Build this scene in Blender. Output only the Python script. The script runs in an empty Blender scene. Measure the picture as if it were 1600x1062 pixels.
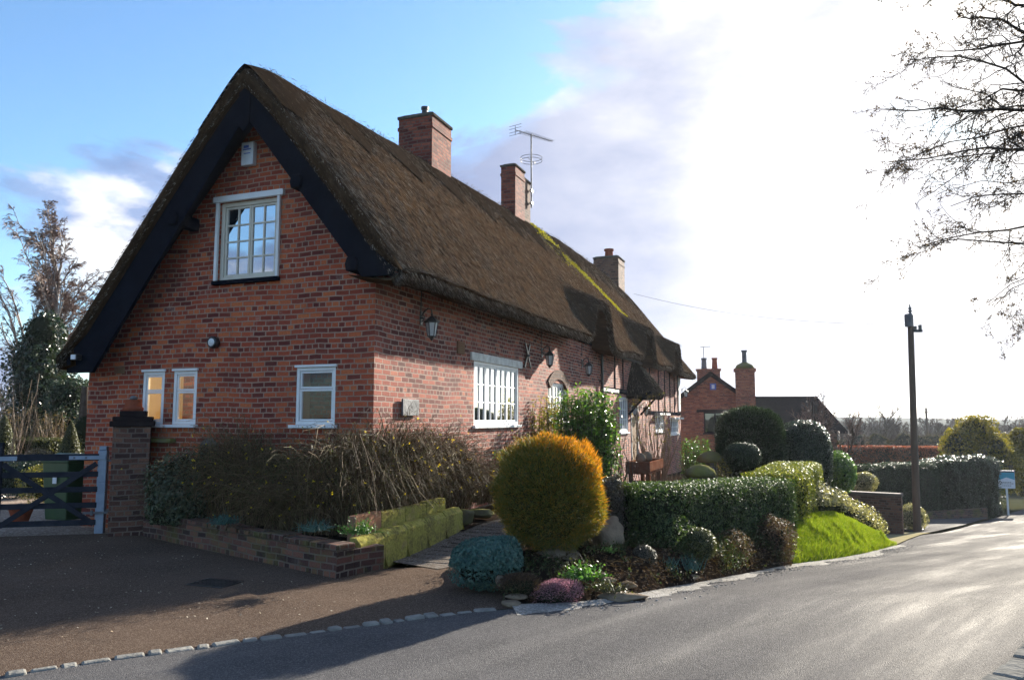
import bpy, bmesh, math, random
import numpy as np
from mathutils import Vector, Matrix
random.seed(7)
RNG = np.random.default_rng(11)
SC = bpy.context.scene
COL = SC.collection
R = math.radians

# ------------------------------------------------------------------ camera, sky, sun, exposure
EYE, FPX, HOR = 1.6, 1200.0, 655.0            # the photograph is 1600 x 1062
PITCH = math.atan((HOR - 531) / FPX)
cd = bpy.data.cameras.new("camera"); cam = bpy.data.objects.new("camera", cd); COL.objects.link(cam)
cam.location = (0, 0, EYE); cam.rotation_euler = (R(90) + PITCH, 0, 0)
cd.sensor_width = 36; cd.lens = FPX / 1600 * 36; cd.clip_start = 0.05; cd.clip_end = 6000
SC.camera = cam
SC.view_settings.view_transform = 'Standard'; SC.view_settings.look = 'None'
SC.view_settings.gamma = 1.0; SC.view_settings.exposure = 1.8
SUN_AZ, SUN_EL = R(35.0), R(19.3)            # azimuth clockwise from +Y
SUN = Vector((math.sin(SUN_AZ) * math.cos(SUN_EL), math.cos(SUN_AZ) * math.cos(SUN_EL), math.sin(SUN_EL)))
sd = bpy.data.lights.new("sun", 'SUN'); sun = bpy.data.objects.new("sun", sd); COL.objects.link(sun)
sd.energy = 5.0; sd.angle = R(0.5); sd.color = (1.0, 0.93, 0.80)
sun.rotation_euler = (-SUN).to_track_quat('-Z', 'Y').to_euler(); sun.location = (30, 45, 40)

def nd(nt, t, ins=None, **kw):
    n = nt.nodes.new(t)
    for k, v in kw.items(): setattr(n, k, v)
    for k, v in (ins or {}).items():
        s = n.inputs[k]
        if hasattr(v, 'is_output') or isinstance(v, bpy.types.NodeSocket): nt.links.new(v, s)
        else: s.default_value = v
    return n
def ramp(nt, fac, stops, interp='LINEAR'):
    n = nt.nodes.new('ShaderNodeValToRGB'); n.color_ramp.interpolation = interp
    e = n.color_ramp.elements
    while len(e) < len(stops): e.new(0.5)
    for i, (p, c) in enumerate(stops):
        e[i].position = p; e[i].color = (*c, 1) if len(c) == 3 else c
    nt.links.new(fac, n.inputs[0]); return n
def g3(v): return (v, v, v)
def mathn(nt, op, a, b=0.0, c=0.0, clamp=False):
    n = nt.nodes.new('ShaderNodeMath'); n.operation = op; n.use_clamp = clamp
    for i, v in enumerate((a, b, c)):
        if isinstance(v, bpy.types.NodeSocket): nt.links.new(v, n.inputs[i])
        else: n.inputs[i].default_value = v
    return n.outputs[0]
def mixc(nt, fac, a, b, blend='MIX'):
    n = nt.nodes.new('ShaderNodeMix'); n.data_type = 'RGBA'; n.blend_type = blend
    for i, v in ((0, fac), (6, a), (7, b)):
        if isinstance(v, bpy.types.NodeSocket): nt.links.new(v, n.inputs[i])
        elif i == 0: n.inputs[0].default_value = v
        else: n.inputs[i].default_value = (*v, 1)
    return n.outputs[2]

def build_world():
    w = bpy.data.worlds.new("World"); SC.world = w; w.use_nodes = True
    nt = w.node_tree; nt.nodes.clear()
    out = nd(nt, 'ShaderNodeOutputWorld'); bg = nd(nt, 'ShaderNodeBackground', {'Strength': 0.05})
    nt.links.new(bg.outputs[0], out.inputs[0])
    sky = nd(nt, 'ShaderNodeTexSky', sky_type='NISHITA', sun_disc=False, sun_elevation=SUN_EL, sun_rotation=SUN_AZ,
             altitude=60, air_density=1.0, dust_density=0.5, ozone_density=2.0)
    tc = nd(nt, 'ShaderNodeTexCoord'); d = tc.outputs['Generated']
    dot = nd(nt, 'ShaderNodeVectorMath', {0: d, 1: tuple(SUN)}, operation='DOT_PRODUCT').outputs['Value']
    near = mathn(nt, 'POWER', mathn(nt, 'MAXIMUM', dot, 0.0), 9.0)
    sep = nd(nt, 'ShaderNodeSeparateXYZ', {0: d})
    mp = nd(nt, 'ShaderNodeMapping', {'Vector': d, 'Scale': (1.0, 1.0, 2.1), 'Location': (0.33, 0.1, 0.02)})
    n1 = nd(nt, 'ShaderNodeTexNoise', {'Vector': mp.outputs[0], 'Scale': 3.2, 'Detail': 10, 'Roughness': 0.56, 'Distortion': 0.35})
    n2 = nd(nt, 'ShaderNodeTexNoise', {'Vector': mp.outputs[0], 'Scale': 5.5, 'Detail': 8, 'Roughness': 0.55})
    # big cloud banks: low over the horizon, and a bank standing in the middle of the view
    def lobe(az, el, p):
        v = (math.sin(R(az)) * math.cos(R(el)), math.cos(R(az)) * math.cos(R(el)), math.sin(R(el)))
        q = nd(nt, 'ShaderNodeVectorMath', {0: d, 1: v}, operation='DOT_PRODUCT').outputs['Value']
        return mathn(nt, 'POWER', mathn(nt, 'MAXIMUM', q, 0.0), p)
    b1 = lobe(6, 15, 26); b2 = lobe(-28, 14, 60); b3 = lobe(30, 22, 9); b4 = lobe(-33, 31, 22); b5 = lobe(-2, 34, 30)
    bias = mathn(nt, 'ADD', mathn(nt, 'MULTIPLY', b1, 0.30), mathn(nt, 'MULTIPLY', b2, 0.17))
    bias = mathn(nt, 'ADD', bias, mathn(nt, 'MULTIPLY', b3, 0.22))
    bias = mathn(nt, 'SUBTRACT', bias, mathn(nt, 'MULTIPLY', b4, 0.30)); bias = mathn(nt, 'SUBTRACT', bias, mathn(nt, 'MULTIPLY', b5, 0.28))
    m = ramp(nt, mathn(nt, 'ADD', n1.outputs[0], bias), [(0.50, g3(0)), (0.55, g3(.7)), (0.64, g3(1))])
    shade = ramp(nt, mathn(nt, 'ADD', n2.outputs[0], mathn(nt, 'MULTIPLY', b1, -0.24)), [(0.38, (1.3, 1.85, 3.5)), (0.50, (2.2, 2.95, 4.8)), (0.60, (6.6, 6.6, 6.7))])
    near = mathn(nt, 'MULTIPLY', near, mathn(nt, 'ADD', mathn(nt, 'MULTIPLY', n2.outputs[0], 2.2), -0.12))
    lit = mixc(nt, mathn(nt, 'MULTIPLY', near, 0.9, clamp=True), shade.outputs[0], (10, 9.6, 9.2))
    skyc = mixc(nt, 1.0, sky.outputs[0], (1.05, 1.35, 1.55), 'MULTIPLY')
    c = mixc(nt, m.outputs[0], skyc, lit)
    nt.links.new(c, bg.inputs['Color'])
build_world()

# ------------------------------------------------------------------ measuring: photograph pixel + distance -> place
def ray(px, py):
    u, v = (px - 800) / FPX, (531 - py) / FPX
    return np.array([u, math.cos(PITCH) - v * math.sin(PITCH), math.sin(PITCH) + v * math.cos(PITCH)])
def at(px, py, d):
    r = ray(px, py); return np.array([0, 0, EYE]) + r * d / r[1]
def road_z(y):
    y = np.asarray(y, float)
    return np.where(y < 7, 0.0, np.where(y < 24, -.11 * (y - 7), np.where(y < 60, -1.87 - .07 * (y - 24), -4.39 - 1.2 * (1 - np.exp(-(y - 60) / 60)))))
P0 = np.array([-1.78, 9.9, 0.0]); HA = R(68.92)
HX = np.array([math.cos(HA), math.sin(HA), 0]); HY = np.array([-math.sin(HA), math.cos(HA), 0])
def W(x, y, z=0.0): return P0 + HX * x + HY * y + np.array([0, 0, z])      # cottage axes -> world
def L(p): d = np.asarray(p[:2]) - P0[:2]; return float(d @ HX[:2]), float(d @ HY[:2])

def vnoise(x, y, seed=0):
    x = np.asarray(x, float); y = np.asarray(y, float)
    r = np.random.default_rng(seed).random((64, 64))
    xi, yi = np.floor(x).astype(int), np.floor(y).astype(int); fx, fy = x - xi, y - yi
    fx = fx * fx * (3 - 2 * fx); fy = fy * fy * (3 - 2 * fy)
    a, b = r[xi % 64, yi % 64], r[(xi + 1) % 64, yi % 64]; c, d = r[xi % 64, (yi + 1) % 64], r[(xi + 1) % 64, (yi + 1) % 64]
    return (a * (1 - fx) + b * fx) * (1 - fy) + (c * (1 - fx) + d * fx) * fy - 0.5
def fbm(x, y, seed=0, o=4):
    return sum(vnoise(np.asarray(x) * 2 ** i, np.asarray(y) * 2 ** i, seed + i) / 2 ** i for i in range(o))

# ------------------------------------------------------------------ mesh builder
class MB:
    def __init__(s): s.v = []; s.n = 0; s.q = []; s.t = []; s.g = []; s.uv = None
    def add(s, V, Q=None, T=None):
        V = np.asarray(V, float).reshape(-1, 3); o = s.n; s.v.append(V); s.n += len(V)
        if Q is not None and len(Q): s.q.append(np.asarray(Q, int).reshape(-1, 4) + o)
        if T is not None and len(T): s.t.append(np.asarray(T, int).reshape(-1, 3) + o)
        return s
    def ngon(s, pts): s.g.append(list(range(s.n, s.n + len(pts)))); s.v.append(np.asarray(pts, float)); s.n += len(pts); return s
    def box(s, lo, hi, M=None):
        (a, b, c), (d, e, f) = lo, hi
        V = np.array([(a, b, c), (d, b, c), (d, e, c), (a, e, c), (a, b, f), (d, b, f), (d, e, f), (a, e, f)], float)
        if M is not None: V = V @ np.array(M.to_3x3()).T + np.array(M.translation)
        return s.add(V, [(3, 2, 1, 0), (4, 5, 6, 7), (0, 1, 5, 4), (1, 2, 6, 5), (2, 3, 7, 6), (3, 0, 4, 7)])
    def bar(s, p, q, w, h, up=(0, 0, 1)):          # rectangular bar from p to q
        p, q, up = np.asarray(p, float), np.asarray(q, float), np.asarray(up, float)
        d = q - p; d /= np.linalg.norm(d); a = np.cross(d, up); a /= np.linalg.norm(a); b = np.cross(a, d)
        V = [e + a * i * w / 2 + b * j * h / 2 for e in (p, q) for i, j in ((-1, -1), (1, -1), (1, 1), (-1, 1))]
        return s.add(V, [(0, 3, 2, 1), (4, 5, 6, 7), (0, 1, 5, 4), (1, 2, 6, 5), (2, 3, 7, 6), (3, 0, 4, 7)][::1])
    def prism(s, poly, a, b, axis):                # polygon (list of 2-d points) extruded along an axis from a to b
        poly = np.asarray(poly, float); n = len(poly); V = []
        for c in (a, b):
            for p in poly:
                V.append({0: (c, p[0], p[1]), 1: (p[0], c, p[1]), 2: (p[0], p[1], c)}[axis])
        o = s.n; s.add(V, [(i, (i + 1) % n, n + (i + 1) % n, n + i) for i in range(n)])
        s.g.append([o + i for i in range(n)][::-1]); s.g.append([o + n + i for i in range(n)]); return s
    def lathe(s, prof, c=(0, 0, 0), n=16, cap=True):     # prof: (radius, z)
        c = np.asarray(c, float); V = []; m = len(prof)
        for r, z in prof:
            for k in range(n):
                a = 2 * math.pi * k / n; V.append((c[0] + r * math.cos(a), c[1] + r * math.sin(a), c[2] + z))
        o = s.n
        s.add(V, [(j * n + k, j * n + (k + 1) % n, (j + 1) * n + (k + 1) % n, (j + 1) * n + k) for j in range(m - 1) for k in range(n)])
        if cap: s.g.append([o + k for k in range(n)][::-1]); s.g.append([o + (m - 1) * n + k for k in range(n)])
        return s
    def tube(s, pts, rad, n=8):
        pts = np.asarray(pts, float)[None]; r = np.broadcast_to(np.asarray(rad, float), (pts.shape[1],))[None]
        return s.tubes(pts, r, n)
    def tubes(s, P, Rr, n=3):                      # P (N,K,3), Rr (N,K)
        P = np.asarray(P, float); N, K, _ = P.shape
        T = np.gradient(P, axis=1); T /= np.linalg.norm(T, axis=2, keepdims=True) + 1e-9
        ref = np.where(np.abs(T[:, :1, 2:3]) > .9, np.array([[[1., 0, 0]]]), np.array([[[0, 0, 1.]]]))
        A = np.cross(T, np.broadcast_to(ref, T.shape)); A /= np.linalg.norm(A, axis=2, keepdims=True) + 1e-9; B = np.cross(T, A)
        an = np.arange(n) * 2 * math.pi / n
        V = P[:, :, None] + Rr[:, :, None, None] * (A[:, :, None] * np.cos(an)[None, None, :, None] + B[:, :, None] * np.sin(an)[None, None, :, None])
        i, j, k = np.meshgrid(np.arange(N), np.arange(K - 1), np.arange(n), indexing='ij'); b = (i * K + j) * n; k2 = (k + 1) % n
        s.add(V, np.stack([b + k, b + k2, b + n + k2, b + n + k], -1).reshape(-1, 4)); return s
    def grid(s, V):                                # V (a,b,3)
        a, b, _ = V.shape; i, j = np.meshgrid(np.arange(a - 1), np.arange(b - 1), indexing='ij'); o = i * b + j
        return s.add(V.reshape(-1, 3), np.stack([o, o + 1, o + b + 1, o + b], -1).reshape(-1, 4))
    def leaves(s, P, Nn, size, aspect=.5, tilt=.6, rng=None, fold=.0):
        rng = rng or RNG; P = np.asarray(P, float); n = len(P)
        D = rng.normal(size=(n, 3)); Nn = np.asarray(Nn, float) + tilt * rng.normal(size=(n, 3)); Nn /= np.linalg.norm(Nn, axis=1, keepdims=True) + 1e-9
        D -= Nn * (D * Nn).sum(1, keepdims=True); D /= np.linalg.norm(D, axis=1, keepdims=True) + 1e-9; S = np.cross(Nn, D)
        sz = (np.asarray(size) * rng.uniform(.6, 1.25, n))[:, None]
        V = np.stack([P - D * sz * .5, P + S * sz * aspect * .5 + Nn * sz * fold, P + D * sz * .5, P - S * sz * aspect * .5 + Nn * sz * fold], 1)
        return s.add(V, np.arange(n * 4).reshape(-1, 4))
    def blades(s, P, Dr, ln, wd, rng=None):        # thin tapered blades along direction Dr
        rng = rng or RNG; n = len(P); Dr = Dr / (np.linalg.norm(Dr, axis=1, keepdims=True) + 1e-9)
        S = np.cross(Dr, rng.normal(size=(n, 3))); S /= np.linalg.norm(S, axis=1, keepdims=True) + 1e-9
        ln = np.broadcast_to(ln, (n,))[:, None]; wd = np.broadcast_to(wd, (n,))[:, None]
        V = np.stack([P - S * wd, P + S * wd, P + Dr * ln + S * wd * .15, P + Dr * ln - S * wd * .15], 1)
        return s.add(V, np.arange(n * 4).reshape(-1, 4))
    def build(s, name, mat, parent=None, smooth=False, box_uv=False, bevel=0, uv=None):
        V = np.concatenate(s.v) if s.v else np.zeros((0, 3))
        Q = np.concatenate(s.q) if s.q else np.zeros((0, 4), int); T = np.concatenate(s.t) if s.t else np.zeros((0, 3), int)
        G = [np.asarray(g) for g in s.g]
        me = bpy.data.meshes.new(name); loops = np.concatenate([Q.ravel(), T.ravel()] + G).astype(np.int32)
        tot = np.array([4] * len(Q) + [3] * len(T) + [len(g) for g in G], np.int32)
        st = np.concatenate([[0], np.cumsum(tot)[:-1]]).astype(np.int32)
        me.vertices.add(len(V)); me.vertices.foreach_set('co', V.astype(np.float32).ravel())
        me.loops.add(len(loops)); me.loops.foreach_set('vertex_index', loops)
        me.polygons.add(len(tot)); me.polygons.foreach_set('loop_start', st); me.polygons.foreach_set('loop_total', tot)
        me.update(calc_edges=True)
        me.polygons.foreach_set('use_smooth', np.full(len(tot), bool(smooth)))
        if uv is not None:
            lay = me.uv_layers.new(name='UVMap'); lay.data.foreach_set('uv', uv[loops].astype(np.float32).ravel())
        elif box_uv:
            nr = np.zeros(len(tot) * 3, np.float32); me.polygons.foreach_get('normal', nr); nr = np.abs(nr.reshape(-1, 3))
            pi = np.repeat(np.arange(len(tot)), tot); c = V[loops]; n_ = nr[pi]
            u = np.where(n_[:, 0] > np.maximum(n_[:, 1], .35), c[:, 1] + .1125, c[:, 0])
            v = np.where(n_[:, 2] > .7, c[:, 1], c[:, 2])
            lay = me.uv_layers.new(name='UVMap'); lay.data.foreach_set('uv', np.stack([u, v], 1).astype(np.float32).ravel())
        me.validate()
        o = bpy.data.objects.new(name, me); COL.objects.link(o)
        if mat: me.materials.append(mat)
        if parent: o.parent = parent
        if bevel:
            b = o.modifiers.new('bevel', 'BEVEL'); b.width = bevel; b.segments = 2; b.limit_method = 'ANGLE'
        return o

def tag(o, label=None, cat=None, group=None, kind=None):
    if label: o['label'] = label
    if cat: o['category'] = cat
    if group: o['group'] = group
    if kind: o['kind'] = kind
    return o
def thing(name, label, cat, loc=(0, 0, 0), rz=0.0, group=None):
    o = bpy.data.objects.new(name, None); COL.objects.link(o); o.empty_display_size = .2
    o.location = tuple(loc); o.rotation_euler = (0, 0, rz); return tag(o, label, cat, group)
def hthing(name, label, cat, x, y, z, group=None): return thing(name, label, cat, W(x, y, z), HA, group)
def copy_tree(o, parent=None):
    c = o.copy(); COL.objects.link(c)
    if parent: c.parent = parent
    for ch in list(o.children): copy_tree(ch, c)
    return c
def structure(o): o['kind'] = 'structure'; return o

# ------------------------------------------------------------------ materials
def newmat(name):
    m = bpy.data.materials.new(name); m.use_nodes = True; nt = m.node_tree; nt.nodes.clear()
    out = nd(nt, 'ShaderNodeOutputMaterial'); b = nd(nt, 'ShaderNodeBsdfPrincipled'); nt.links.new(b.outputs[0], out.inputs[0])
    return m, nt, b, out
def bump(nt, b, h, strength=.5, dist=.01):
    n = nd(nt, 'ShaderNodeBump', {'Height': h, 'Strength': strength, 'Distance': dist}); nt.links.new(n.outputs[0], b.inputs['Normal']); return n
def plain(name, c1, c2=None, scale=8., rough=.6, bumpd=.0, bscale=60., metal=0., coat=0., stretch=None):
    m, nt, b, out = newmat(name); c2 = c2 or tuple(x * .7 for x in c1)
    tc = nd(nt, 'ShaderNodeTexCoord'); v = tc.outputs['Object']
    if stretch: v = nd(nt, 'ShaderNodeMapping', {'Vector': v, 'Scale': stretch}).outputs[0]
    n = nd(nt, 'ShaderNodeTexNoise', {'Vector': v, 'Scale': scale, 'Detail': 6, 'Roughness': .65})
    r = ramp(nt, n.outputs[0], [(.3, c1), (.7, c2)]); nt.links.new(r.outputs[0], b.inputs['Base Color'])
    b.inputs['Roughness'].default_value = rough; b.inputs['Metallic'].default_value = metal
    if rough >= .8: b.inputs['Specular IOR Level'].default_value = 0.0
    rr = ramp(nt, n.outputs[0], [(.3, g3(max(rough - .1, .05))), (.7, g3(min(rough + .12, 1)))]); nt.links.new(rr.outputs[0], b.inputs['Roughness'])
    if bumpd:
        n2 = nd(nt, 'ShaderNodeTexNoise', {'Vector': v, 'Scale': bscale, 'Detail': 4}); bump(nt, b, n2.outputs[0], .8, bumpd)
    return m
def brick(name, stops, mortar, scale=1., bw=.205, rh=.0705, ms=.010, stain=(.25, .2, .17), stain_amt=.35, patch=None, moss=None, squash=4):
    m, nt, b, out = newmat(name)
    uv = nd(nt, 'ShaderNodeUVMap').outputs[0]
    wn = nd(nt, 'ShaderNodeTexNoise', {'Vector': uv, 'Scale': 7., 'Detail': 3})
    off = nd(nt, 'ShaderNodeVectorMath', {0: wn.outputs['Color'], 1: (-.5, -.5, -.5)}, operation='ADD').outputs[0]
    off = nd(nt, 'ShaderNodeVectorMath', {0: off, 'Scale': .016}, operation='SCALE').outputs[0]
    w2 = nd(nt, 'ShaderNodeTexNoise', {'Vector': uv, 'Scale': .9, 'Detail': 2}); o2 = nd(nt, 'ShaderNodeVectorMath', {0: nd(nt, 'ShaderNodeVectorMath', {0: w2.outputs['Color'], 1: (-.5, -.5, -.5)}, operation='ADD').outputs[0], 'Scale': .07}, operation='SCALE').outputs[0]
    off = nd(nt, 'ShaderNodeVectorMath', {0: off, 1: o2}, operation='ADD').outputs[0]
    vec = nd(nt, 'ShaderNodeVectorMath', {0: uv, 1: off}, operation='ADD').outputs[0]
    br = nd(nt, 'ShaderNodeTexBrick', {'Vector': vec, 'Color1': (0, 0, 0, 1), 'Color2': (1, 1, 1, 1), 'Mortar': (.5, .5, .5, 1), 'Scale': scale,
            'Mortar Size': ms, 'Mortar Smooth': .35, 'Brick Width': bw, 'Row Height': rh}, offset=.5, offset_frequency=2, squash=.5, squash_frequency=squash)
    fine = nd(nt, 'ShaderNodeTexNoise', {'Vector': uv, 'Scale': 45., 'Detail': 5, 'Roughness': .7})
    big = nd(nt, 'ShaderNodeTexNoise', {'Vector': uv, 'Scale': .7, 'Detail': 5, 'Roughness': .6})
    val = mathn(nt, 'ADD', br.outputs[0], mathn(nt, 'MULTIPLY', mathn(nt, 'SUBTRACT', big.outputs[0], .5), 1.0), clamp=True)
    c = ramp(nt, val, stops).outputs[0]
    c = mixc(nt, 1.0, c, ramp(nt, fine.outputs[0], [(.25, g3(.62)), (.75, g3(1.3))]).outputs[0], 'MULTIPLY')
    st = nd(nt, 'ShaderNodeTexNoise', {'Vector': uv, 'Scale': 2.3, 'Detail': 8, 'Roughness': .7})
    c = mixc(nt, mathn(nt, 'MULTIPLY', ramp(nt, st.outputs[0], [(.56, g3(0)), (.72, g3(1))]).outputs[0], stain_amt), c, stain)
    mo = mixc(nt, ramp(nt, st.outputs[0], [(.35, g3(0)), (.65, g3(1))]).outputs[0], mortar, tuple(x * .62 for x in mortar))
    c = mixc(nt, br.outputs[1], c, mo)
    if patch:                                        # lime bloom / repointing left on the bricks
        pn = nd(nt, 'ShaderNodeTexNoise', {'Vector': uv, 'Scale': 1.6, 'Detail': 7, 'Roughness': .75})
        c = mixc(nt, mathn(nt, 'MULTIPLY', ramp(nt, pn.outputs[0], [(.60, g3(0)), (.68, g3(1))]).outputs[0], patch[1]), c, patch[0])
    if moss:
        pn = nd(nt, 'ShaderNodeTexNoise', {'Vector': uv, 'Scale': moss[2], 'Detail': 8, 'Roughness': .7})
        c = mixc(nt, mathn(nt, 'MULTIPLY', ramp(nt, pn.outputs[0], [(.48, g3(0)), (.6, g3(1))]).outputs[0], moss[1]), c, moss[0])
    nt.links.new(c, b.inputs['Base Color']); b.inputs['Roughness'].default_value = .88; b.inputs['Specular IOR Level'].default_value = .25
    h = mathn(nt, 'ADD', mathn(nt, 'MULTIPLY', br.outputs[1], -1.0), mathn(nt, 'MULTIPLY', fine.outputs[0], .5))
    bump(nt, b, h, .9, .008); return m
def foliage(name, cols, trans=.35, rough=.45, spec=.5, tcol=None):
    """leaf colours picked leaf by leaf"""
    m, nt, b, out = newmat(name)
    ge = nd(nt, 'ShaderNodeNewGeometry'); rnd = ge.outputs['Random Per Island']
    n = len(cols); c = ramp(nt, rnd, [(i / max(n - 1, 1), k) for i, k in enumerate(cols)]).outputs[0]
    nt.links.new(c, b.inputs['Base Color']); b.inputs['Roughness'].default_value = rough; b.inputs['Specular IOR Level'].default_value = spec
    tr = nd(nt, 'ShaderNodeBsdfTranslucent')
    tcl = mixc(nt, 1.0, c, tcol or (1.5, 1.5, .6), 'MULTIPLY'); nt.links.new(tcl, tr.inputs[0])
    mx = nd(nt, 'ShaderNodeMixShader', {0: trans, 1: b.outputs[0], 2: tr.outputs[0]}); nt.links.new(mx.outputs[0], out.inputs[0])
    return m
def glass(name, refl=.4, dark=(.02, .025, .03), clear=0.0, blend=.25):
    m, nt, b, out = newmat(name)
    nt.nodes.remove(b)
    tc = nd(nt, 'ShaderNodeTexCoord'); n = nd(nt, 'ShaderNodeTexNoise', {'Vector': tc.outputs['Object'], 'Scale': 2.5, 'Detail': 2})
    bp = nd(nt, 'ShaderNodeBump', {'Height': n.outputs[0], 'Strength': .03, 'Distance': .01})
    gl = nd(nt, 'ShaderNodeBsdfGlossy', {'Color': (.95, .97, 1, 1), 'Roughness': .02, 'Normal': bp.outputs[0]})
    df = nd(nt, 'ShaderNodeBsdfDiffuse', {'Color': (*dark, 1)}); tr = nd(nt, 'ShaderNodeBsdfTransparent', {'Color': (.9, .92, .92, 1)})
    inner = nd(nt, 'ShaderNodeMixShader', {0: clear, 1: df.outputs[0], 2: tr.outputs[0]})
    lw = nd(nt, 'ShaderNodeLayerWeight', {'Blend': blend}); f = mathn(nt, 'ADD', mathn(nt, 'MULTIPLY', lw.outputs[0], 1 - refl), refl, clamp=True)
    mx = nd(nt, 'ShaderNodeMixShader', {0: f, 1: inner.outputs[0], 2: gl.outputs[0]}); nt.links.new(mx.outputs[0], out.inputs[0]); return m

M = {}
RED = [(0, (.13, .028, .021)), (.22, (.21, .040, .024)), (.5, (.33, .060, .029)), (.75, (.43, .088, .035)), (1, (.54, .145, .052))]
M['brick'] = brick('red_brick', RED, (.42, .27, .20), patch=((.46, .33, .28), .42), stain_amt=.3, stain=(.10, .05, .035))
M['brick_front'] = brick('plum_red_brick', [(0, (.095, .026, .022)), (.3, (.175, .044, .034)), (.55, (.26, .066, .045)), (.8, (.35, .094, .06)), (1, (.44, .15, .09))], (.44, .32, .26), patch=((.5, .4, .35), .5), stain_amt=.3, stain=(.08, .045, .035))
M['brick_dark'] = brick('weathered_brick', [(0, (.035, .018, .016)), (.5, (.11, .045, .035)), (1, (.2, .085, .055))], (.16, .125, .1), moss=((.11, .115, .02), .5, 1.8))
M['brick_pier'] = brick('brown_brick', [(0, (.06, .03, .025)), (.5, (.14, .065, .045)), (1, (.23, .11, .07))], (.20, .15, .12), patch=((.3, .25, .22), .25))
M['brick_chim'] = brick('chimney_brick', [(0, (.10, .024, .018)), (.5, (.20, .042, .026)), (1, (.30, .085, .05))], (.15, .095, .075), patch=((.45, .36, .3), .22))
M['brick_brown'] = brick('old_brown_brick', [(0, (.06, .03, .02)), (.5, (.13, .06, .04)), (1, (.2, .1, .06))], (.16, .12, .1))
M['brick_far'] = brick('orange_brick', [(0, (.17, .05, .03)), (.5, (.34, .10, .05)), (1, (.46, .17, .08))], (.28, .2, .16), patch=((.4, .3, .25), .3))
M['white_paint'] = plain('white_paint', (.78, .78, .78), (.70, .69, .68), 5, .45)
M['cream_paint'] = plain('cream_paint', (.66, .60, .50), (.58, .52, .43), 6, .5)
M['old_white'] = plain('flaking_white_paint', (.74, .73, .70), (.45, .42, .38), 9, .7, .004, 40)
M['black_paint'] = plain('black_stained_timber', (.006, .007, .011), (.012, .014, .021), 6, .9, .003, 30, stretch=(1, 1, 1))
M['black_metal'] = plain('black_metal', (.012, .012, .013), (.03, .03, .03), 12, .35)
M['grey_metal'] = plain('galvanised_metal', (.28, .33, .42), (.2, .24, .31), 8, .45, metal=.5)
M['alu'] = plain('dull_aluminium', (.16, .165, .18), (.10, .10, .11), 8, .55, metal=.5)
M['gate_wood'] = plain('dark_grey_gate_timber', (.018, .02, .028), (.04, .043, .054), 5, .8, .003, 25)
M['slate'] = plain('grey_slate', (.16, .16, .165), (.08, .08, .085), 6, .75, .01, 25)
M['dark_tile'] = plain('dark_roof_tile', (.016, .012, .014), (.03, .023, .022), 5, .8, .02, 9)
M['mortar_cap'] = plain('dark_mortar', (.07, .06, .05), (.13, .12, .10), 14, .9, .02, 20)
M['terracotta'] = plain('terracotta', (.30, .085, .045), (.20, .06, .035), 7, .8, .004, 40)
M['green_plastic'] = plain('green_bin_plastic', (.035, .085, .03), (.025, .06, .024), 4, .4)
M['black_plastic'] = plain('black_bin_plastic', (.014, .014, .018), (.025, .025, .03), 4, .4)
M['lantern_glass'] = plain('frosted_lantern_glass', (.62, .65, .66), (.5, .52, .54), 9, .15)
M['bell_white'] = plain('white_plastic', (.72, .73, .76), (.62, .63, .66), 9, .4)
M['blue_print'] = plain('blue_print', (.10, .16, .5), (.08, .13, .42), 9, .5)
M['teal_print'] = plain('teal_print', (.02, .30, .40), (.02, .24, .34), 9, .5)
M['dark_print'] = plain('dark_print', (.03, .04, .05), (.05, .06, .07), 9, .5)
M['pole_wood'] = plain('tarred_pole_timber', (.055, .036, .024), (.11, .075, .05), 4, .75, .006, 30, stretch=(4, 4, .4))
M['rock'] = plain('garden_rock', (.13, .10, .075), (.26, .20, .14), 4, .9, .05, 9)
M['mossrock'] = plain('mossy_stone', (.19, .18, .04), (.13, .115, .09), 3, .95, .03, 14)
M['oak'] = plain('oak_door', (.25, .135, .05), (.17, .085, .03), 5, .5)
M['trough'] = plain('rusty_trough', (.12, .045, .03), (.18, .09, .055), 6, .8, .01, 20)
M['plaster_room'] = plain('room_plaster', (.6, .5, .33), (.55, .45, .3), 3, .9)
M['lampshade'] = plain('orange_lampshade', (.5, .12, .03), (.42, .09, .02), 3, .8)
M['bark'] = plain('dark_bark', (.055, .042, .032), (.105, .085, .07), 12, .9, .012, 30)
M['birch'] = plain('pale_birch_bark', (.42, .39, .36), (.2, .18, .17), 5, .8, .005, 30)
M['twig_brown'] = plain('red_brown_twigs', (.13, .075, .055), (.2, .13, .10), 5, .7)
M['twig_tan'] = plain('tan_stems', (.25, .165, .095), (.13, .08, .05), 3, .6)
M['glass_sky'] = glass('window_glass', .48)
M['glass_clear'] = glass('clear_glass', .02, clear=.96, blend=.10)
M['glass_far'] = glass('dark_glass', .12, (.03, .03, .03))
# foliage
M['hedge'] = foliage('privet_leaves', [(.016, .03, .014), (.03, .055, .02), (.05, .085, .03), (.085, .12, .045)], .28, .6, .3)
M['hedge_sunlit'] = foliage('sun_tinted_privet_leaves', [(.035, .055, .016), (.075, .10, .02), (.13, .14, .028), (.19, .19, .05)], .4, .5, .35)  # lighter privet copy, the sun on the hedge put into its colour
M['yew'] = foliage('yew_needles', [(.010, .022, .012), (.02, .038, .016), (.035, .06, .02)], .2, .5, .4)
M['dark_leaf'] = foliage('dark_evergreen_leaves', [(.008, .016, .008), (.016, .032, .013), (.03, .055, .02)], .2, .35, .6)
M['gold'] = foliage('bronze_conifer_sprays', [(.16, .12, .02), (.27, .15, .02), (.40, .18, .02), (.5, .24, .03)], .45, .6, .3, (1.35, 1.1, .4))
M['gold_low'] = foliage('olive_conifer_sprays', [(.06, .085, .018), (.115, .125, .024), (.18, .155, .028), (.32, .17, .026)], .35, .6, .3, (1.4, 1.2, .4))
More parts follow.
